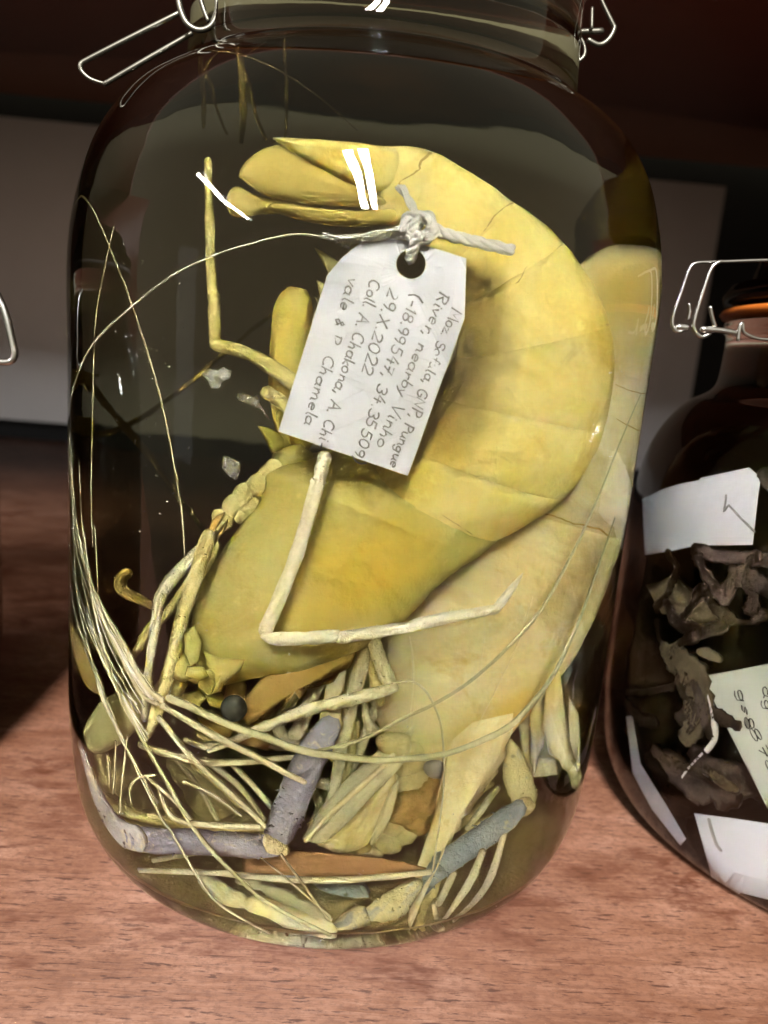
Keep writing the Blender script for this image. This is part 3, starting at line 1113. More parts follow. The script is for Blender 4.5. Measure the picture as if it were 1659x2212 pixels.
FE = 'feeler'
limb(front, FE, [(364, 1508, 8), (427, 1534, 8), (507, 1570, 8), (578, 1594, 8), (640, 1618, 8), (714, 1631, 8), (813, 1642, 7), (912, 1636, 7), (978, 1624, 6), (1045, 1598, 6), (1097, 1572, 6),
                 (1140, 1530, 5.5), (1200, 1450, 4.5), (1255, 1330, 4), (1300, 1200, 3.5), (1328, 1120, 3)], -.88, M_feel_green)
limb(front, FE, [(350, 1523, 7), (401, 1554, 7.5), (473, 1594, 7.5), (546, 1630, 7), (619, 1670, 6.5), (660, 1690, 5)], -.82, M_feel)
limb(front, FE, [(343, 1550, 6), (412, 1634, 6.5), (473, 1692, 6.5), (546, 1758, 6), (572, 1786, 5)], -.82, M_feel)
limb(front, FE, [(302, 1608, 7), (364, 1630, 8), (437, 1645, 7), (521, 1647, 7), (637, 1634, 6), (690, 1622, 5)], -.68, M_feel)
limb(front, FE, [(687, 1621, 3.5), (780, 1598, 3.5), (879, 1548, 3.5), (935, 1522, 3.5), (1012, 1475, 3.5), (1097, 1399, 3.5), (1170, 1315, 3.2), (1232, 1205, 3), (1290, 1080, 2.6), (1342, 950, 2.4), (1385, 850, 2)],
     -.84, M_feel_green)
limb(front, FE, [(855, 1476, 2), (884, 1470, 2.5), (918, 1490, 2.5), (945, 1540, 2.5), (957, 1600, 2.5), (958, 1700, 2.2), (946, 1800, 2), (935, 1880, 2)], -.8, M_feel)
# thin feelers sweeping up the left wall
for pts, mt in (
        ([(145, 920, 2.5), (155, 1062, 3.5), (169, 1173, 3.5), (201, 1272, 4), (241, 1372, 4), (300, 1491, 5), (340, 1520, 5)], M_feel),
        ([(149, 940, 2.5), (159, 1066, 3.5), (179, 1201, 4), (213, 1296, 4.5), (268, 1391, 5), (312, 1479, 6), (350, 1512, 6)], M_feel),
        ([(147, 900, 2), (163, 1110, 3), (190, 1240, 3), (226, 1340, 3.5), (280, 1440, 4), (330, 1510, 5)], M_feel_white),
        ([(145, 1161, 2), (161, 1320, 2.2), (201, 1431, 2.4), (233, 1518, 2.6), (270, 1608, 2.6), (313, 1685, 2.6), (343, 1758, 2.6), (372, 1801, 2.6), (419, 1881, 2.6), (473, 1954, 2.6), (583, 2016, 2.2)], M_feel),
        ([(228, 1400, 3), (252, 1481, 4), (299, 1579, 4), (364, 1696, 4.2), (419, 1790, 4.4), (492, 1874, 4.6), (583, 1954, 4.4), (713, 2020, 4)], M_feel_green),
        ([(162, 440, 1.6), (170, 428, 1.6), (182, 426, 1.6), (210, 470, 1.6), (250, 565, 1.7), (300, 700, 1.7), (345, 850, 1.8), (385, 1050, 1.8), (400, 1200, 1.8)], M_feel),
        ([(146, 930, 2), (155, 850, 2), (180, 780, 2.1), (220, 720, 2.2), (300, 650, 2.2), (380, 590, 2.2), (480, 545, 2.2), (580, 515, 2), (650, 505, 2), (720, 518, 1.8)], M_feel_white),
        ([(246, 490, 1.4), (222, 600, 1.5), (206, 700, 1.6), (200, 900, 1.6), (197, 1090, 1.6), (200, 1180, 1.6)], M_feel),
        ([(205, 1134, 1.6), (209, 1200, 2), (211, 1276, 2.2)], M_feel),
        ([(250, 1601, 2), (248, 1660, 2.4), (244, 1714, 2.4)], M_feel),
        ([(275, 1590, 2), (266, 1670, 2.4), (258, 1757, 2.4)], M_feel),
        ([(230, 1630, 2.6), (236, 1660, 3), (237, 1700, 2)], M_feel),
        ([(284, 1732, 2.4), (281, 1703, 2.8), (299, 1681, 3), (335, 1674, 3)], M_feel),
        ([(317, 1678, 3.4), (379, 1732, 3.8), (412, 1769, 3.4)], M_feel),
        ([(397, 1689, 3), (455, 1714, 3.4), (521, 1761, 3)], M_feel),
        ([(343, 1700, 3), (372, 1766, 5), (460, 1782, 6), (560, 1786, 7)], M_feel),
        ([(320, 1760, 5), (400, 1776, 7), (480, 1794, 6), (566, 1790, 5)], M_leg_y),
        ([(608, 1845, 3), (660, 1918, 3), (713, 1990, 2.4)], M_feel),
        ([(564, 1852, 2), (640, 1916, 2.2), (713, 1980, 2)], M_feel)):
    limb(front, FE, pts, -.9 if mt is not M_leg_y else -.55, mt, seg=7, rough=.06)
random.seed(5)
BASE = [[(147, 930), (158, 1066), (176, 1180), (208, 1290), (258, 1390), (316, 1486), (352, 1516)], [(148, 1000), (160, 1180), (190, 1320), (226, 1420), (270, 1520), (318, 1600)],
        [(146, 1100), (158, 1280), (188, 1400), (222, 1500), (262, 1590), (300, 1660), (338, 1740)], [(186, 1000), (192, 1150), (206, 1280), (230, 1390), (262, 1470), (300, 1530)]]
for k in range(18):
    bpts = BASE[k % 4]
    i0 = random.choice((0, 0, 1, 2))
    ph, am = random.uniform(0, 6), random.uniform(3, 13)
    pts = []
    for i, (x, y) in enumerate(bpts[i0:]):
        f = 1 - i / len(bpts)
        pts.append((max(x + am * math.sin(ph + i * .55) * (.35 + f) + random.uniform(-1, 1), 147), y + random.uniform(-14, 14), random.uniform(1.1, 2.2)))
    limb(front, FE, pts, random.choice((-2, -.85, -.7)), random.choice((M_feel, M_feel_white, M_feel)), seg=6, rough=.1)
limb(front, FE, [(170, 900, 6), (190, 938, 6), (240, 934, 5), (300, 905, 5), (380, 850, 4.5), (500, 750, 4), (610, 660, 4)], .45, M_feel_brown, seg=8)
limb(front, FE, [(150, 800, 5), (200, 840, 6), (260, 910, 6), (340, 1010, 6), (440, 1145, 6)], .4, M_feel_brown, seg=8)
for pts in ([(420, 98, 3), (432, 130, 3), (450, 175, 3), (468, 230, 3), (490, 290, 2.5)], [(514, 82, 4), (516, 110, 4.5), (522, 145, 4), (540, 200, 4), (552, 240, 4), (576, 300, 3.5)],
            [(615, 84, 3.5), (619, 130, 3), (622, 190, 2.5)]):
    limb(front, FE, pts, .2, M_feel_brown, seg=7, rough=.3)
limb(front, FE, [(430, 106, .8), (520, 118, .8), (600, 150, .8), (690, 210, .7), (772, 282, .6)], -.85, M_feel_brown, seg=6)

# lilac claw arm in the left bottom corner
arm = limb(front, 'claw_arm', [(716, 1560, 22), (700, 1588, 30), (681, 1618, 32), (650, 1682, 34), (626, 1746, 36), (606, 1792, 33), (598, 1812, 28)], -.74, M_purple, n=5, seg=18, rough=.06)
limb(arm, 'forearm', [(598, 1826, 22), (560, 1828, 25), (490, 1823, 25), (419, 1819, 25), (330, 1816, 24), (280, 1808, 23)], -.72, M_purple, n=5, seg=18, rough=.06)
limb(arm, 'claw_finger', [(300, 1812, 24), (262, 1800, 25), (228, 1758, 24), (202, 1702, 21), (186, 1652, 17), (172, 1608, 11)], -.84, M_lavender, n=5, seg=14, rough=.06)
g = MB()
lump(A, 592, 1822, 26, 24, -.76, .3, .8, 16, g)
lump(A, 610, 1836, 18, 12, -.76, .3, .8, 20, g)
g.build('joint', M_joint, arm)
lump(A, 716, 1562, 27, 24, -.72, .35, .8, 16).build('joint', M_joint, arm)

# ------------------------------------------------------------------ rear prawn
rear = thing('prawn', 'pale cream prawn standing head down behind the yellow one, along the right wall', 'prawn', (.5, -.1, .9), 'prawns in the middle jar')
RS = [(1372, 590, 1330, 575), (1412, 612, 1272, 585), (1426, 655, 1232, 615), (1424, 710, 1200, 660), (1410, 850, 1160, 780), (1382, 1000, 1110, 920), (1345, 1165, 1050, 1080), (1290, 1310, 960, 1230)]
rr = rings(A, [(*a, d) for a, d in zip(RS, [-.08, -.12, -.16, -.2, -.22, -.24, -.24, -.26])], n=8, th=.55)
for k in range(7):
    lo, hi = k * 8, (k + 1) * 8 + (2 if k < 6 else 0)
    s_ = rr[lo:hi + 1]
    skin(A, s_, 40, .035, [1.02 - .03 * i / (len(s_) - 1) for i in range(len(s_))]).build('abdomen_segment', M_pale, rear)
tube(A, [(1345, 400, 40), (1345, 450, 78), (1340, 520, 84), (1345, 580, 80)], .3, n=5, seg=24, rough=.06).build('amber_glow_patch', M_amber_glow, rear)  # added piece; its colour stands for amber glow refracted above the rear prawn
rb_v, rb_f = [], []
for k in range(7):
    s_ = rr[k * 8:(k + 1) * 8 + 1]
    q_ = skin(A, s_, 40, .035, [1.0] * len(s_))
    rb_f += [tuple(i + len(rb_v) for i in f) for f in q_.f]
    rb_v += q_.v
RBODY = BVHTree.FromPolygons(rb_v, rb_f)
for pts in ([(1150, 1108, 1), (1190, 1112, 1.6), (1230, 1128, 1.8), (1284, 1140, 2.4), (1320, 1160, 1.8), (1346, 1178, 1)], [(1330, 905, .8), (1370, 925, 1.4), (1394, 934, 1)], [(1330, 830, .8), (1376, 848, 1.2), (1402, 852, 1)]):
    W, R = [], []
    for x, y, r in cr(pts, 5):
        b, d = A.sight(x + random.uniform(-1.5, 1.5), y + random.uniform(-1.5, 1.5))
        h = RBODY.ray_cast(b, d)
        if h[0] is not None:
            W.append(h[0] - d * .004)
            R.append(r * .0014)
    if len(W) > 3:
        tube_world(W, R, 6, .4, A).build('segment_crease', M_crease, rear)
RC = [(1345, 1165, 1050, 1080), (1300, 1290, 930, 1210), (1250, 1400, 850, 1340), (1190, 1480, 808, 1450), (1130, 1555, 806, 1540), (1085, 1610, 850, 1600), (1040, 1668, 900, 1640), (1000, 1730, 940, 1700)]
rq = rings(A, [(*a, d) for a, d in zip(RC, [-.26, -.28, -.30, -.32, -.34, -.36, -.40, -.42])], n=7, th=.55)
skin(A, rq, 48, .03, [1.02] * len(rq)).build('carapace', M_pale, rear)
ros = [(1110, 1540), (1109, 1580), (1092, 1610), (1096, 1630), (1072, 1650), (1076, 1668), (1050, 1684), (1050, 1706), (1026, 1722), (1020, 1752), (1000, 1764), (996, 1792), (980, 1800), (970, 1836), (954, 1846), (940, 1878), (928, 1892),
       (902, 1960), (884, 2012), (878, 1990), (890, 1930), (903, 1865), (925, 1800), (942, 1740), (955, 1666), (975, 1600), (1020, 1560)]
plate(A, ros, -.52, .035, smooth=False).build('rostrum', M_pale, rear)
tube(A, [(942, 1900, 12), (925, 1950, 13), (905, 2010, 10)], -.5).build('antennal_scale', M_leg_y, rear)
for pts in ([(884, 1376, 2), (892, 1430, 3), (890, 1500, 2.6), (884, 1562, 1.6)], [(1004, 1268, 1), (1040, 1300, 1.6), (1046, 1380, 1.4), (1030, 1470, 1.2)], [(1150, 1290, 1.2), (1120, 1390, 1.6), (1070, 1490, 1.4), (1030, 1570, 1)]):
    limb(rear, 'shell_ridge', pts, -.55, M_pale, seg=6, rough=.4)
# legs hanging between the two carapaces
limb(rear, WL, [(706, 1425, 14), (694, 1459, 16), (670, 1515, 16), (648, 1571, 17), (636, 1590, 14)], -.5, M_leg)
limb(rear, WL, [(736, 1420, 18), (727, 1459, 21), (718, 1510, 20), (711, 1560, 22)], -.58, M_leg)
limb(rear, WL, [(788, 1400, 14), (780, 1436, 17), (760, 1515, 16), (748, 1580, 14), (740, 1596, 16), (727, 1680, 12), (712, 1740, 10), (700, 1790, 8)], -.52, M_leg)
limb(rear, WL, [(802, 1370, 15), (812, 1400, 16), (826, 1440, 16), (842, 1476, 16)], -.62, M_leg)
limb(rear, WL, [(854, 1484, 10), (830, 1492, 13), (780, 1505, 12), (740, 1516, 13), (681, 1528, 13), (610, 1554, 11), (548, 1581, 10), (490, 1606, 7), (450, 1622, 4)], -.66, M_leg)
limb(rear, WL, [(792, 1410, 12), (806, 1450, 13), (816, 1490, 12), (822, 1520, 9)], -.48, M_leg_y)
limb(rear, WL, [(788, 1522, 7), (793, 1555, 9), (806, 1580, 14)], -.5, M_leg)
limb(rear, WL, [(690, 1690, 11), (712, 1696, 11), (740, 1708, 12)], -.5, M_leg)
limb(rear, WL, [(503, 1652, 6), (545, 1695, 6.5), (588, 1745, 6)], -.6, M_leg)
limb(rear, WL, [(770, 1560, 8), (760, 1620, 9), (742, 1700, 9), (730, 1750, 7)], -.42, M_leg_y)
for pts, yy, mt in (([(400, 1598, 6), (440, 1612, 8), (474, 1604, 7)], -.5, M_leg), ([(430, 1586, 6), (470, 1598, 9), (510, 1602, 8)], -.45, M_leg_y), ([(560, 1600, 8), (610, 1612, 9), (668, 1604, 8)], -.42, M_leg),
                    ([(596, 1560, 13), (610, 1590, 14), (640, 1604, 12)], -.48, M_leg), ([(660, 1440, 12), (630, 1510, 14), (600, 1575, 13)], -.44, M_leg), ([(770, 1430, 10), (748, 1500, 12), (728, 1570, 11), (720, 1640, 9)], -.40, M_leg_y),
                    ([(440, 1640, 6), (520, 1700, 7), (570, 1770, 6)], -.46, M_leg), ([(380, 1640, 5), (430, 1700, 6), (470, 1770, 5)], -.40, M_leg), ([(820, 1500, 10), (800, 1560, 11), (770, 1640, 10), (752, 1700, 8)], -.38, M_leg),
                    ([(1010, 1790, 6), (1040, 1750, 7), (1076, 1700, 6)], -.4, M_leg), ([(985, 1830, 5), (1020, 1790, 6), (1060, 1760, 5)], -.36, M_leg_y), ([(676, 1700, 8), (690, 1740, 9), (668, 1800, 7)], -.44, M_leg),
                    ([(330, 1860, 5), (420, 1842, 6), (520, 1846, 6), (600, 1850, 5)], -.5, M_leg), ([(900, 1560, 6), (866, 1620, 8), (850, 1690, 7)], -.44, M_leg)):
    limb(rear, WL, pts, yy, mt, rough=.2)
# blue claw arm at lower right
arm = limb(rear, 'claw_arm', [(1101, 1598, 4), (1106, 1622, 17), (1114, 1662, 29), (1126, 1702, 31), (1138, 1730, 26)], -.50, M_bluecream, n=5, seg=18)
limb(arm, 'forearm', [(1124, 1744, 20), (1090, 1772, 24), (1042, 1809, 26), (990, 1846, 26), (953, 1872, 25)], -.58, M_blue, n=5, seg=18, rough=.06)
limb(arm, 'claw_finger', [(950, 1876, 22), (930, 1900, 17), (914, 1926, 10), (908, 1940, 4)], -.6, M_blue, n=4, seg=14)
lump(A, 1132, 1742, 24, 20, -.56, .3, .8, 16).build('joint', M_joint, arm)
# feathery straw-coloured tissue by the right wall
g = MB()
for (pts, yy) in (([(1179, 1440), (1208, 1450), (1223, 1586), (1240, 1640), (1252, 1688), (1257, 1728), (1246, 1712), (1237, 1704), (1230, 1672), (1216, 1659), (1206, 1640), (1187, 1630), (1172, 1571)], -.40),
                  ([(1143, 1480), (1168, 1460), (1179, 1579), (1176, 1612), (1165, 1630), (1160, 1656), (1154, 1673), (1146, 1640), (1143, 1615)], -.34),
                  ([(1114, 1520), (1147, 1490), (1150, 1651), (1150, 1673), (1140, 1660), (1128, 1644)], -.28), ([(1157, 1634), (1201, 1637), (1205, 1673), (1150, 1677)], -.30),
                  ([(1228, 1500), (1246, 1540), (1256, 1620), (1250, 1680), (1236, 1640), (1226, 1580)], -.32)):
    plate(A, pts, yy, .022, ragged=2.5, smooth=False, mb=g)
g.build('gill_tuft', M_pale, rear)

# ------------------------------------------------------------------ prawn remains lying on the bottom
rest = thing('prawn', 'broken prawn lying lowest in the jar, brown mouthparts and pale claws showing', 'prawn', (0, -.4, .2), 'prawns in the middle jar')
g = MB()
for (x, y, rx, ry) in ((900, 1690, 46, 34), (868, 1640, 56, 40), (850, 1780, 36, 30), (838, 1815, 40, 26), (876, 1800, 30, 30), (800, 1840, 30, 18)):
    lump(A, x, y, rx, ry, -.42, .3, .7, 12, g)
g.build('mouthparts', M_joint, rest)
g = MB()
for (x, y, rx, ry) in ((900, 1740, 50, 30), (868, 1752, 44, 26), (930, 1710, 22, 40), (905, 1775, 30, 26), (780, 1830, 20, 14), (800, 1760, 20, 40)):
    lump(A, x, y, rx, ry, -.44, .5, .7, 16, g)
g.build('mouthparts', M_brown, rest)
lump(A, 852, 1604, 36, 24, -.58, .3, .7, 14).build('head_knob', M_joint, rest)
lump(A, 940, 1660, 26, 22, -.44, .2, .7, 10).build('eye', flesh('grey_eye', (.30, .27, .27), (.42, .38, .36), sss=0), rest)
plate(A, [(652, 1812), (690, 1752), (745, 1690), (800, 1640), (838, 1608), (868, 1590), (890, 1612), (868, 1650), (800, 1720), (735, 1790), (690, 1822)], -.54, .06).build('antennal_scale', M_leg, rest)
plate(A, [(680, 1822), (740, 1776), (800, 1716), (850, 1660), (850, 1720), (812, 1790), (790, 1826), (730, 1840)], -.48, .05).build('antennal_scale', M_pale, rest)
limb(rest, 'leg', [(660, 1816, 5), (720, 1752, 7), (800, 1680, 6), (850, 1630, 5)], -.62, M_pale)
plate(A, [(846, 1700), (862, 1690), (846, 1760), (818, 1810), (800, 1826), (812, 1780)], -.52, .015).build('antennal_scale', M_leg, rest)
limb(rest, 'claw_arm', [(900, 1908, 14), (875, 1932, 23), (851, 1952, 27), (801, 1982, 25), (755, 2000, 18), (716, 2011, 8)], -.62, M_bluecream, n=5, seg=16)
limb(rest, 'claw_arm', [(440, 1896, 16), (470, 1922, 21), (546, 1966, 23), (637, 2004, 22), (713, 2020, 18)], -.6, M_pale, n=5, seg=16)
limb(rest, 'claw_arm', [(520, 1900, 14), (560, 1922, 19), (637, 1965, 20), (700, 2000, 14)], -.45, M_leg, n=5, seg=16)
limb(rest, 'claw_arm', [(690, 1905, 24), (720, 1925, 30), (752, 1936, 32), (775, 1930, 28)], -.2, M_blue, n=5, seg=16)
plate(A, [(522, 1842), (560, 1836), (640, 1837), (760, 1846), (860, 1858), (936, 1878), (880, 1886), (740, 1893), (620, 1894), (524, 1884)], -.58, .02, smooth=False).build('refracted_board_strip', M_strip, rest)  # added strip standing for the shelf board refracted through the jar bottom
limb(rest, 'leg', [(300, 1880, 5), (380, 1882, 6), (480, 1886, 6), (600, 1898, 7), (713, 1902, 7), (830, 1894, 7), (930, 1884, 6)], -.7, M_leg)
limb(rest, 'leg', [(1089, 1799, 7), (1072, 1861, 8), (1052, 1911, 8), (1019, 1954, 6), (980, 1987, 3)], -.6, M_leg)
limb(rest, 'leg', [(1042, 1838, 8), (1019, 1898, 9), (983, 1954, 7), (956, 1990, 3)], -.62, M_leg)
limb(rest, 'leg', [(980, 1885, 7), (968, 1912, 8), (947, 1951, 7)], -.6, M_leg)
limb(rest, 'leg', [(937, 1954, 5), (943, 1987, 6), (952, 2010, 6)], -.6, M_feel)
for pts in ([(420, 1650, 8), (470, 1690, 9), (520, 1740, 8)], [(200, 1690, 10), (240, 1740, 12), (330, 1770, 12), (430, 1782, 10)], [(1000, 1760, 8), (1030, 1720, 8), (1060, 1690, 9)], [(960, 1800, 6), (1000, 1780, 7), (1040, 1740, 7)]):
    limb(rest, 'leg', pts, -.3, M_leg_y)
limb(rest, 'tail_blade', [(390, 1640, 30), (440, 1690, 46), (480, 1740, 50), (510, 1790, 40)], .0, M_murk, n=4, seg=14)
limb(rest, 'tail_blade', [(230, 1640, 20), (290, 1690, 40), (330, 1740, 46)], .1, M_murk, n=4, seg=14)

# ------------------------------------------------------------------ paper tag tied on with string
tg = thing('paper_tag', 'white paper tag with pencil notes tied to the front prawn by cotton string', 'tag', (0, -.85, 1.6))
TAGP = [(707, 594), (740, 555), (787, 517), (830, 514), (879, 520), (955, 541), (1007, 558), (1004, 687), (881, 1028), (601, 932)]
TY = -.84


def tag_bend(x, y):
    # top edge curls away from the glass, a soft fold along the right-hand side
    b = .05 * max(0, (575 - y) / 60) ** 2
    b += .006 * math.exp(-((x + (y - 545) * .04 - 945) / 10) ** 2) * (1 if y < 880 else 0)
    return b + .016 * math.sin((x + y) / 70) + .010 * math.sin((x - .6 * y) / 34)


sheet(A, TAGP, TY, (888, 570, 32), .005, tag_bend).build('paper', M_paper, tg, smooth=False)

G = {}


def glyph(ch, w, *strokes):
    G[ch] = (w, [[(float(a), float(b)) for a, b in s] for s in strokes])


def arc(cx, cy, rx, ry, a0, a1, n=9):
    return [(cx + rx * math.cos(math.radians(a0 + (a1 - a0) * i / n)), cy + ry * math.sin(math.radians(a0 + (a1 - a0) * i / n))) for i in range(n + 1)]


glyph('M', .9, [(0, 0), (.08, 1), (.42, .35), (.72, 1), (.82, 0)])
glyph('o', .55, arc(.25, .27, .23, .27, 80, 440))
glyph('z', .5, [(.02, .5), (.4, .52), (.03, 0), (.45, .02)])
glyph('S', .6, arc(.28, .74, .24, .24, 30, 270) + arc(.26, .25, .26, .25, 90, -150))
glyph('f', .45, [(.4, .9), (.28, 1), (.2, .85), (.18, 0)], [(.02, .5), (.38, .54)])
glyph('a', .6, arc(.24, .26, .22, .26, 50, 330), [(.46, .52), (.44, .1), (.55, 0)])
glyph('l', .28, [(.1, 1), (.08, .15), (.2, 0)])
glyph('G', .7, arc(.34, .5, .32, .5, 50, 330) + [(.62, .42), (.36, .42)])
glyph('N', .75, [(.02, 0), (.06, 1), (.58, .05), (.62, 1)])
glyph('P', .6, [(.08, 0), (.08, 1)], [(.02, .95)] + arc(.2, .73, .32, .25, 80, -90))
glyph('R', .65, [(.08, 0), (.1, 1)], [(.02, .92)] + arc(.2, .74, .32, .24, 80, -90) + [(.55, 0)])
glyph('u', .58, [(.04, .5), (.08, .1), (.22, 0), (.4, .15), (.44, .5), (.44, .1), (.54, 0)])
glyph('n', .58, [(.05, .52), (.07, 0), (.09, .35), (.25, .52), (.4, .4), (.42, .05), (.52, 0)])
glyph('g', .55, arc(.22, .27, .2, .24, 50, 400), [(.43, .5), (.42, -.25), (.25, -.4), (.08, -.28)])
glyph('i', .25, [(.1, .5), (.1, .08), (.2, 0)], [(.12, .72), (.14, .75)])
glyph('v', .5, [(.02, .5), (.2, 0), (.42, .52)])
glyph('e', .52, [(.05, .26), (.42, .3)] + arc(.24, .27, .2, .25, 20, 310))
glyph('r', .42, [(.06, .52), (.08, 0), (.1, .3), (.22, .48), (.36, .46)])
glyph('b', .55, [(.08, 1), (.06, .05)] + arc(.24, .25, .2, .25, 220, -130))
glyph('y', .52, [(.04, .5), (.2, .08)], [(.44, .52), (.2, -.15), (.05, -.35)])
glyph('V', .7, [(.02, 1), (.28, 0), (.62, 1)])
glyph('h', .58, [(.08, 1), (.06, 0), (.1, .34), (.26, .5), (.4, .38), (.42, 0)])
glyph('d', .58, arc(.24, .26, .22, .26, 40, 330), [(.46, 1), (.45, .08), (.54, 0)])
glyph('c', .48, arc(.26, .27, .22, .27, 45, 315))
glyph('C', .7, arc(.38, .5, .34, .5, 50, 310))
glyph('A', .72, [(0, 0), (.3, 1), (.62, 0)], [(.12, .36), (.52, .38)])
glyph('k', .52, [(.06, 1), (.06, 0)], [(.4, .5), (.08, .22), (.42, 0)])
glyph('m', .85, [(.04, .5), (.06, 0), (.1, .36), (.22, .5), (.34, .36), (.35, 0), (.4, .36), (.54, .5), (.66, .34), (.68, .04), (.78, 0)])
glyph('X', .6, [(.04, .95), (.5, 0)], [(.5, .98), (.02, .02)])
glyph('&', .55, [(.48, .1), (.15, .62), (.25, .8), (.35, .64), (.08, .25), (.18, .02), (.42, .3)])
glyph('(', .35, [(.3, 1.1), (.1, .7), (.1, .3), (.28, -.15)])
glyph(')', .35, [(.02, 1.1), (.22, .7), (.22, .3), (.04, -.15)])
glyph('-', .5, [(.08, .42), (.38, .44)])
glyph('.', .25, [(.08, .02), (.11, .05)])
glyph(',', .28, [(.12, .08), (.05, -.18)])
glyph('0', .6, arc(.27, .45, .24, .45, 80, 440))
glyph('1', .35, [(.06, .75), (.18, .95), (.16, 0)])
glyph('2', .58, arc(.25, .68, .22, .24, 160, -40) + [(.03, 0), (.5, .04)])
glyph('3', .55, arc(.22, .7, .22, .22, 150, -80) + arc(.22, .24, .25, .25, 80, -150))
glyph('4', .6, [(.3, .95), (.04, .35), (.5, .36)], [(.36, .6), (.34, 0)])
glyph('5', .58, [(.46, .94), (.14, .92), (.1, .54)] + arc(.24, .28, .24, .28, 100, -150))
glyph('7', .55, [(.04, .92), (.46, .94), (.18, 0)], [(.1, .48), (.4, .5)])
glyph('8', .55, arc(.24, .7, .19, .22, -90, 270) + arc(.24, .24, .22, .24, 90, -270))
glyph('9', .55, arc(.22, .66, .2, .24, 20, 380) + [(.4, .3), (.3, 0)])
glyph('s', .42, [(.36, .45), (.2, .54), (.08, .42), (.3, .22), (.2, 0), (.04, .08)])
glyph(' ', .38)


def write(mb, ve, text, p0, p1, size, Y, wd=1.5, bend=None, flip=1.0):
    tot = sum(G[c][0] for c in text)
    dx, dy = p1[0] - p0[0], p1[1] - p0[1]
    ln = math.hypot(dx, dy)
    ux, uy = dx / ln, dy / ln
    nx, ny = uy, -ux                      # letter 'up'
    k = ln / tot
    x = 0
    for c in text:
        jx, jy = random.uniform(-.05, .05), random.uniform(-.07, .07)
        sc_ = random.uniform(.88, 1.12)
        for s_ in G[c][1]:
            q = []
            for a, b in s_:
                sx = (x + a * .95 + jx + .1 * b) * k
                sy = (b * sc_ + jy) * size
                q.append((p0[0] + ux * sx + nx * sy, p0[1] + uy * sx + ny * sy))
            W = []
            for qx, qy in q:
                W.append(ve.pt(qx, qy, Y + (bend(qx, qy) if bend else 0)) + Vector((0, -.0035, 0)))
            tube_world(W, [wd * .00125 * random.uniform(.7, 1.25) for _ in W], 5, 0, None, mb)
        x += G[c][0]


def zu(u, v):
    return (548.6 + u * .3307, 438.9 + v * .3307)


wr = MB()
for text, a, b, size in (('Moz. Sofala, GNP, Pungue', (1290, 680), (880, 1720), 23), ('River, nearby Vinho', (1215, 580), (790, 1590), 25), ('(-18.99547, 34.35509)', (1030, 575), (640, 1690), 25),
                         ('29.X.2022', (885, 555), (695, 1110), 26), ('Coll. A. Chakona, A. Chi-', (765, 490), (405, 1590), 26), ('vale & R. Chamela', (620, 480), (320, 1450), 25)):
    write(wr, A, text, zu(*a), zu(*b), size, TY, 1.6, tag_bend)
wr.build('handwriting', M_pencil, tg)


def rope(mb, pts, Y, r, strands=3, twist=.35, frac=.55):
    if not hasattr(Y, '__len__'):
        Y = [Y] * len(pts)
    Q = cr([(p[0], p[1], y) for p, y in zip(pts, Y)], 8)
    P = [A.pt(*q) for q in Q]
    for _ in range(2):
        P = [P[0]] + [P[i] * .5 + (P[i - 1] + P[i + 1]) * .25 for i in range(1, len(P) - 1)] + [P[-1]]
    rw = r * .0013
    for s_ in range(strands):
        W = []
        nv = None
        for i, p in enumerate(P):
            t = (P[min(i + 1, len(P) - 1)] - P[max(i - 1, 0)]).normalized()
            nv = fr(t, nv)
            a = i * twist + 2 * math.pi * s_ / strands
            W.append(A.clamp(p + (nv * math.cos(a) + t.cross(nv) * math.sin(a)) * rw * .5))
        tube_world(W, [rw * frac * random.uniform(.9, 1.1) for _ in W], 7, .15, A, mb)


kn = MB()
rope(kn, [(935, 492), (970, 508), (1010, 518), (1060, 530), (1108, 541)], [-.80, -.80, -.79, -.79, -.79], 11)
for k in range(5):
    rope(kn, [(900, 485 + k * 6), (850, 496 + k * 4), (790, 507 + k * 3), (740, 512 + k * 4), (698 + k * 14, 508 + k * 6)], -.83 + .01 * k, 5, 2)
for k in range(4):
    a0 = k * .8
    rope(kn, [(872 + k * 8, 500), (880 + k * 12, 468), (914 + k * 6, 470), (940 - k * 4, 496), (915, 520 - k * 4), (880 + k * 5, 508)], -.84 + .02 * (k % 2), 9, 3)
for k in range(3):
    rope(kn, [(902 + 4 * k, 480), (890 + k * 5, 455), (878 + k * 4, 430), (858 + k * 6, 402)], -.76, 5, 2)
rope(kn, [(905, 505), (897, 525), (890, 545), (886, 560)], [-.87, -.865, -.85, -.82], 11)
kn.build('string', M_string, tg)

# ------------------------------------------------------------------ loose bits of shed skin near the glass
fk = plate(A, [(432, 806), (452, 796), (470, 800), (484, 792), (500, 804), (496, 816), (478, 822), (470, 836), (456, 838), (446, 822)], -.78, .004, ragged=3, smooth=False).build('shed_skin_flake', M_film, origin=(-.35, -.75, 1.65))
tag(fk, 'ragged clear flake of shed skin floating left of the prawn, highest of the flakes', 'skin flake', 'flakes of shed skin')
m = MB()
for pts in ([(514, 852), (524, 848), (530, 858), (520, 866), (514, 858)], [(530, 860), (545, 866), (552, 852), (560, 860), (556, 874), (540, 876)], [(552, 866), (564, 878), (572, 896), (581, 904)]):
    tube(A, [(x, y, 1.8) for x, y in pts], -.78, n=3, seg=6, rough=.5, mb=m)
plate(A, [(516, 852), (530, 852), (556, 862), (568, 884), (548, 878), (524, 868)], -.78, .003, ragged=2, smooth=False, mb=m)
fk = m.build('shed_skin_flake', M_film, origin=(-.28, -.75, 1.6))
tag(fk, 'stringy white shred of shed skin beside the leg stub', 'skin flake', 'flakes of shed skin')
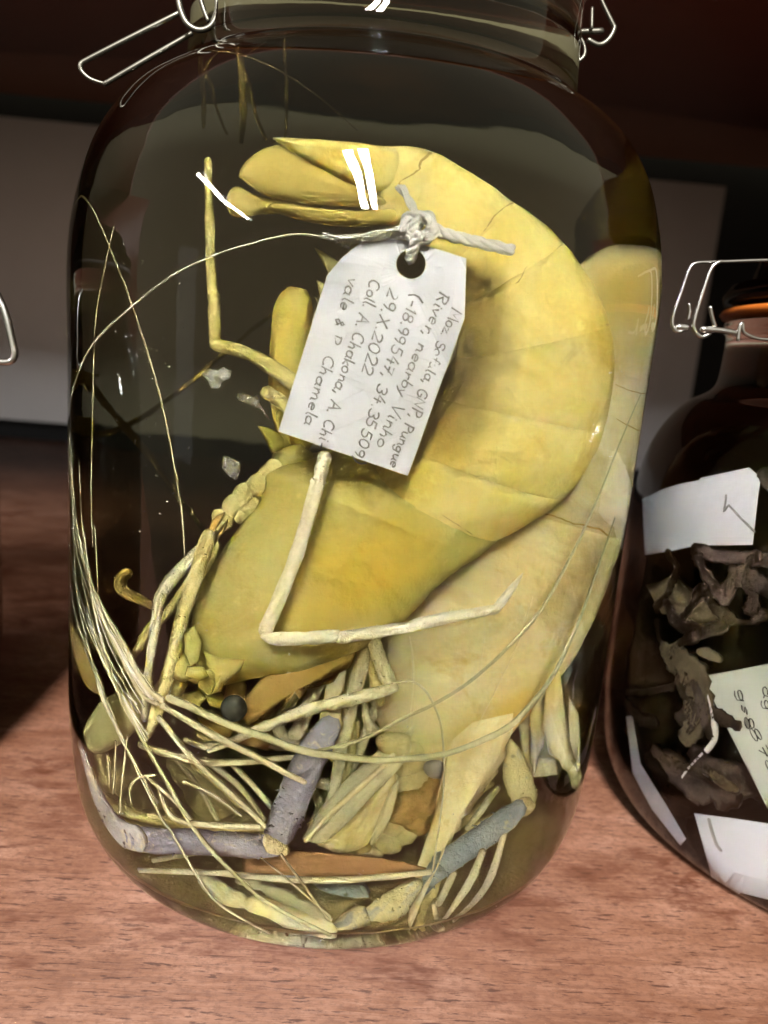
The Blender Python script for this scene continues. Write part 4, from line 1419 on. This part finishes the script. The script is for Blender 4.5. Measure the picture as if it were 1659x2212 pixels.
fk = plate(A, [(482, 984), (498, 990), (516, 1000), (519, 1018), (512, 1036), (496, 1028), (478, 1010)], -.78, .004, ragged=2, smooth=False).build('shed_skin_flake', M_film, origin=(-.33, -.75, 1.35))
tag(fk, 'grey shield shaped flake of shed skin, lowest of the flakes', 'skin flake', 'flakes of shed skin')

# ------------------------------------------------------------------ jar on the right
jr = thing('clip_top_jar', 'squat clear jar on the right with orange seal and dark brown specimens', 'jar', (BX, BY, 0))
lathe(B.outer, BX, BY, 160).build('glass_body', M_glass, jr)
lathe([(.02, 2.083), (.6, 2.083), (.765, 2.088), (.775, 2.12), (.75, 2.16), (.68, 2.18), (.66, 2.27), (.60, 2.31), (.02, 2.315)], BX, BY, 96).build('lid', M_lid, jr)
lathe([(.6, 2.036), (.765, 2.036), (.775, 2.05), (.765, 2.066), (.6, 2.066)], BX, BY, 96).build('rubber_seal', M_rubber, jr)
f2 = lathe(B.inner, BX, BY, 160).build('preserving_fluid', M_fluid_b, origin=(BX, BY, .05))
tag(f2, 'brownish preserving alcohol filling the squat jar on the right', 'fluid', kind='stuff')
w = MB()
tube(None, [(1720, 562, 3.6), (1652, 562, 3.6), (1570, 565, 3.6), (1553, 566, 4), (1536, 580, 4), (1520, 625, 4), (1500, 690, 4.2), (1500, 713, 4.6), (1515, 728, 5), (1533, 720, 5)], -.35, mb=w, rough=.02)
tube(None, [(1553, 565, 3), (1530, 566, 3.2), (1504, 568, 3.4), (1489, 580, 3.4), (1472, 630, 3.4), (1454, 682, 3.6), (1454, 706, 4), (1465, 717, 4), (1484, 708, 4)], -.33, mb=w, rough=.02)
w.build('wire_bail', M_steel, jr)
w = MB()
tube(None, [(1488, 657, 4), (1490, 672, 4), (1487, 690, 4)], -.33, mb=w, rough=.02)
tube(None, [(1534, 663, 4.4), (1538, 684, 4.4), (1545, 706, 4.4)], -.35, mb=w, rough=.02)
tube(None, [(1464, 706, 8), (1484, 708, 8)], -.33, mb=w, rough=.02)
tube(None, [(1516, 711, 7), (1560, 714, 7), (1594, 721, 7)], -.36, mb=w, rough=.02)
w.build('clasp_bar', M_steel, jr)
w = MB()
tube(None, [(1594, 735, 4), (1598, 706, 4), (1604, 698, 4), (1606, 716, 4), (1618, 725, 4.4), (1641, 732, 3.4), (1680, 734, 3.4), (1740, 734, 3.4)], -.42, mb=w, rough=.02)
w.build('neck_band', M_steel, jr)


def spec(label, build, mat, cat='specimen', name='preserved_specimen', org=(BX - .5, -.4, .6), grp='specimens in the right-hand jar'):
    o = build.build(name, mat, origin=org)
    return tag(o, label, cat, grp)


bo = MB()
for (x, y, rx, ry, yy) in ((1500, 1300, 140, 170, .25), (1560, 1560, 160, 190, .2), (1440, 1480, 90, 190, .0), (1640, 1250, 90, 120, .0), (1620, 1450, 90, 110, -.1), (1520, 1680, 110, 90, -.2), (1600, 1780, 120, 90, -.2)):
    lump(B, x, y, rx, ry, yy, .35, .7, 7, bo)
spec('large dark brown lumpy specimen filling the squat jar behind the papers', bo, M_dark)
bo = MB()
for pts in ([(1508, 1200, 12), (1520, 1236, 12), (1545, 1270, 12), (1568, 1300, 11), (1582, 1262, 10), (1584, 1224, 9)], [(1500, 1190, 14), (1560, 1200, 16), (1620, 1206, 14), (1680, 1214, 14)],
            [(1600, 1240, 22), (1640, 1262, 26), (1690, 1280, 26)], [(1440, 1300, 12), (1470, 1352, 16), (1530, 1364, 16), (1566, 1350, 12)], [(1420, 1340, 10), (1424, 1380, 5), (1440, 1402, 4), (1460, 1410, 4)]):
    tube(B, pts, -.55, mb=bo, rough=.5, seg=12, uneven=.35, wob=2)
spec('brown looping arms below the folded paper', bo, M_mid)
bo = MB()
plate(B, [(1395, 1264), (1425, 1256), (1456, 1238), (1490, 1272), (1527, 1300), (1566, 1334), (1517, 1349), (1469, 1331), (1430, 1326), (1412, 1296)], -.55, .06, mb=bo, smooth=False)
spec('yellowish wedge shaped fragment under the folded paper', bo, M_tan)
spec('tan soft bodied specimen beside the greenish slip', tube(B, [(1430, 1400, 14), (1455, 1422, 24), (1490, 1450, 30), (1512, 1500, 32), (1500, 1560, 26), (1480, 1600, 16)], -.45, seg=16, rough=.5, uneven=.5, wob=4), M_tan)
spec('small pale scrap just above the greenish slip', tube(B, [(1510, 1408, 8), (1530, 1412, 12), (1556, 1424, 8)], -.6, seg=12, rough=.3), M_tan)
spec('small yellowish scrap above the white label at the bottom of the squat jar', tube(B, [(1540, 1670, 10), (1562, 1690, 14), (1590, 1704, 8)], -.55, seg=12, rough=.3), M_tan)
spec('brown strand running down the left edge of the greenish slip', tube(B, [(1500, 1474, 11), (1512, 1506, 12), (1524, 1560, 12), (1536, 1592, 9)], -.5, seg=12, rough=.3), M_mid)
bo = MB()
for pts in ([(1440, 1640, 26), (1480, 1680, 34), (1530, 1700, 34), (1580, 1720, 30)], [(1500, 1630, 22), (1540, 1660, 28), (1600, 1690, 30), (1650, 1710, 26)]):
    tube(B, pts, -.5, mb=bo, seg=12, rough=.5, uneven=.4, wob=3)
spec('mottled brown coil above the white label at the bottom of the squat jar', bo, M_mid)
spec('knobbly brown lump at the upper right corner of the folded paper', tube(B, [(1650, 1020, 18), (1672, 1046, 22), (1700, 1040, 18)], -.7, seg=12, rough=.3), M_mid)

random.seed(21)
for k in range(9):
    x, y = random.uniform(1400, 1500 + 130 * (k % 2)), random.uniform(1230, 1330 + 380 * (1 - k % 2))
    a = random.uniform(0, 6.28)
    pts = []
    for i in range(5):
        pts.append((x, y, random.uniform(7, 17)))
        a += random.uniform(-.9, .9)
        x += math.cos(a) * 38
        y += math.sin(a) * 34
    if k == 0:
        tangle = MB()
    tube(B, pts, random.uniform(-.62, -.42), mb=tangle, seg=12, rough=.55, uneven=.5, wob=3)
spec('dark brown knotted tangle of limbs in front of the big specimen in the squat jar', tangle, M_dark)
fold = lambda x, y: -.0016 * abs(x - 1511) * -1
p1 = sheet(B, [(1389, 1079), (1430, 1058), (1471, 1046), (1513, 1038), (1516, 1033), (1570, 1022), (1620, 1011), (1644, 1032), (1639, 1062), (1626, 1177), (1570, 1178), (1507, 1178), (1450, 1190), (1394, 1199)], -.72, None, .008,
           lambda x, y: .0058 * max(0, 1511 - x) + .0004 * max(0, x - 1511)).build('paper_slip', M_paper, origin=(BX - .6, -.6, 1.2), smooth=False)
tag(p1, 'blank white folded slip with a pencil arrow high in the squat jar', 'label', 'paper slips in the right-hand jar')
m = MB()
for pts in ([(1566, 1068), (1565, 1086), (1561, 1104), (1570, 1092)], [(1572, 1090), (1590, 1110), (1610, 1130), (1628, 1148)]):
    W = [B.pt(x, y, -.72 + .0004 * (x - 1511)) + Vector((0, -.006, 0)) for x, y in cr(pts, 3)]
    tube_world(W, [.0042] * len(W), 5, .3, None, m)
ORIGIN[p1.name] = Vector((BX - .6, -.6, 1.2))
m.build('pencil_mark', M_pencil, p1)
p2 = sheet(B, [(1519, 1463), (1590, 1450), (1680, 1432), (1790, 1420), (1800, 1830), (1660, 1748), (1564, 1556)], -.82, None, .008).build('paper_slip', M_paper_green, origin=(BX - .4, -.8, .9), smooth=False)
tag(p2, 'pale greenish slip with handwritten numbers slanting across the squat jar', 'label', 'paper slips in the right-hand jar')
ORIGIN[p2.name] = Vector((BX - .4, -.8, .9))
m = MB()
for text, a, b in (('ag-18', (1645, 1480), (1662, 1600)), ('878', (1612, 1570), (1668, 1680)), ('gs8', (1590, 1490), (1612, 1580))):
    write(m, B, text, a, b, 20, -.825, 1.6)
m.build('handwriting', M_ink, p2)
p3 = sheet(B, [(1502, 1759), (1570, 1768), (1654, 1780), (1780, 1796), (1790, 1975), (1659, 1943), (1588, 1926), (1544, 1906), (1530, 1860)], -2, None, .008).build('paper_slip', M_paper, origin=(BX - .4, -.9, .3), smooth=False)
tag(p3, 'plain white label pressed against the bottom glass of the squat jar', 'label', 'paper slips in the right-hand jar')
m = MB()
W = [B.pt(x, y, -2) for x, y in cr([(1530, 1768), (1538, 1800), (1548, 1826), (1556, 1836)], 4)]
tube_world([q + Vector((0, -.004, 0)) for q in W], [.006] * len(W), 6, .3, None, m)
ORIGIN[p3.name] = Vector((BX - .4, -.9, .3))
m.build('pencil_mark', plain('grey_smudge', (.45, .44, .43), .8), p3)
p4 = sheet(B, [(1354, 1550), (1366, 1548), (1384, 1650), (1440, 1740), (1482, 1812), (1470, 1826), (1410, 1750), (1368, 1672)], -2, None, .008).build('paper_slip', M_paper, origin=(BX - .9, -.3, .4), smooth=False)
tag(p4, 'narrow curved white strip along the left wall of the squat jar', 'label', 'paper slips in the right-hand jar')
m = tube(B, [(1530, 1500, 4), (1540, 1540, 6), (1544, 1597, 7), (1513, 1634, 6), (1492, 1656, 5), (1474, 1680, 5)], -.85, seg=8, rough=.3)
tag(m.build('string', M_string, origin=(BX - .5, -.8, .8)), 'loose grey string end hanging across the dark specimens', 'string')

# ------------------------------------------------------------------ jar on the left, mostly outside the picture
jl = thing('clip_top_jar', 'jar at the left edge, only its wire clasp in the picture', 'jar', (LX, LY, 0))
lathe(B.outer, LX, LY, 128).build('glass_body', M_glass, jl)
lathe([(.02, 2.083), (.6, 2.083), (.765, 2.088), (.775, 2.12), (.75, 2.16), (.68, 2.18), (.66, 2.27), (.60, 2.31), (.02, 2.315)], LX, LY, 64).build('lid', M_lid, jl)
lathe([(.6, 2.036), (.765, 2.036), (.775, 2.05), (.765, 2.066), (.6, 2.066)], LX, LY, 64).build('rubber_seal', M_rubber_grey, jl)
f3 = lathe(L.inner, LX, LY, 128).build('preserving_fluid', M_fluid_b, origin=(LX, LY, .05))
tag(f3, 'brown preserving alcohol in the jar at the left edge', 'fluid', kind='stuff')
w = tube(None, [(-60, 600, 7), (-20, 616, 7), (2, 652, 7.5), (16, 690, 8), (28, 745, 8), (32, 764, 8), (24, 780, 8), (0, 782, 8), (-40, 776, 8)], -.3, rough=.03)
w.build('wire_bail', M_steel, jl)
bo = MB()
for (dx, dy, z, r) in ((0, 0, .55, .62), (.1, .1, 1.0, .55), (-.1, 0, 1.35, .4)):
    for j in range(13):
        pass
    k0 = len(bo.v)
    for j in range(15):
        b = math.pi * j / 14
        for i in range(24):
            a = 2 * math.pi * i / 24
            p = Vector((LX + dx + r * math.cos(a) * math.sin(b), LY + dy + r * math.sin(a) * math.sin(b), z + r * .8 * math.cos(b)))
            p += Vector((noise.noise(p * 5), noise.noise(p * 5 + Vector((9, 0, 0))), 0)) * .12
            bo.v.append(L.clamp(p))
    for j in range(14):
        for i in range(24):
            bo.f.append((k0 + j * 24 + i, k0 + j * 24 + (i + 1) % 24, k0 + (j + 1) * 24 + (i + 1) % 24, k0 + (j + 1) * 24 + i))
tag(bo.build('preserved_specimen', M_dark, origin=(LX, LY, .5)), 'dark brown specimen in the jar at the left edge', 'specimen')
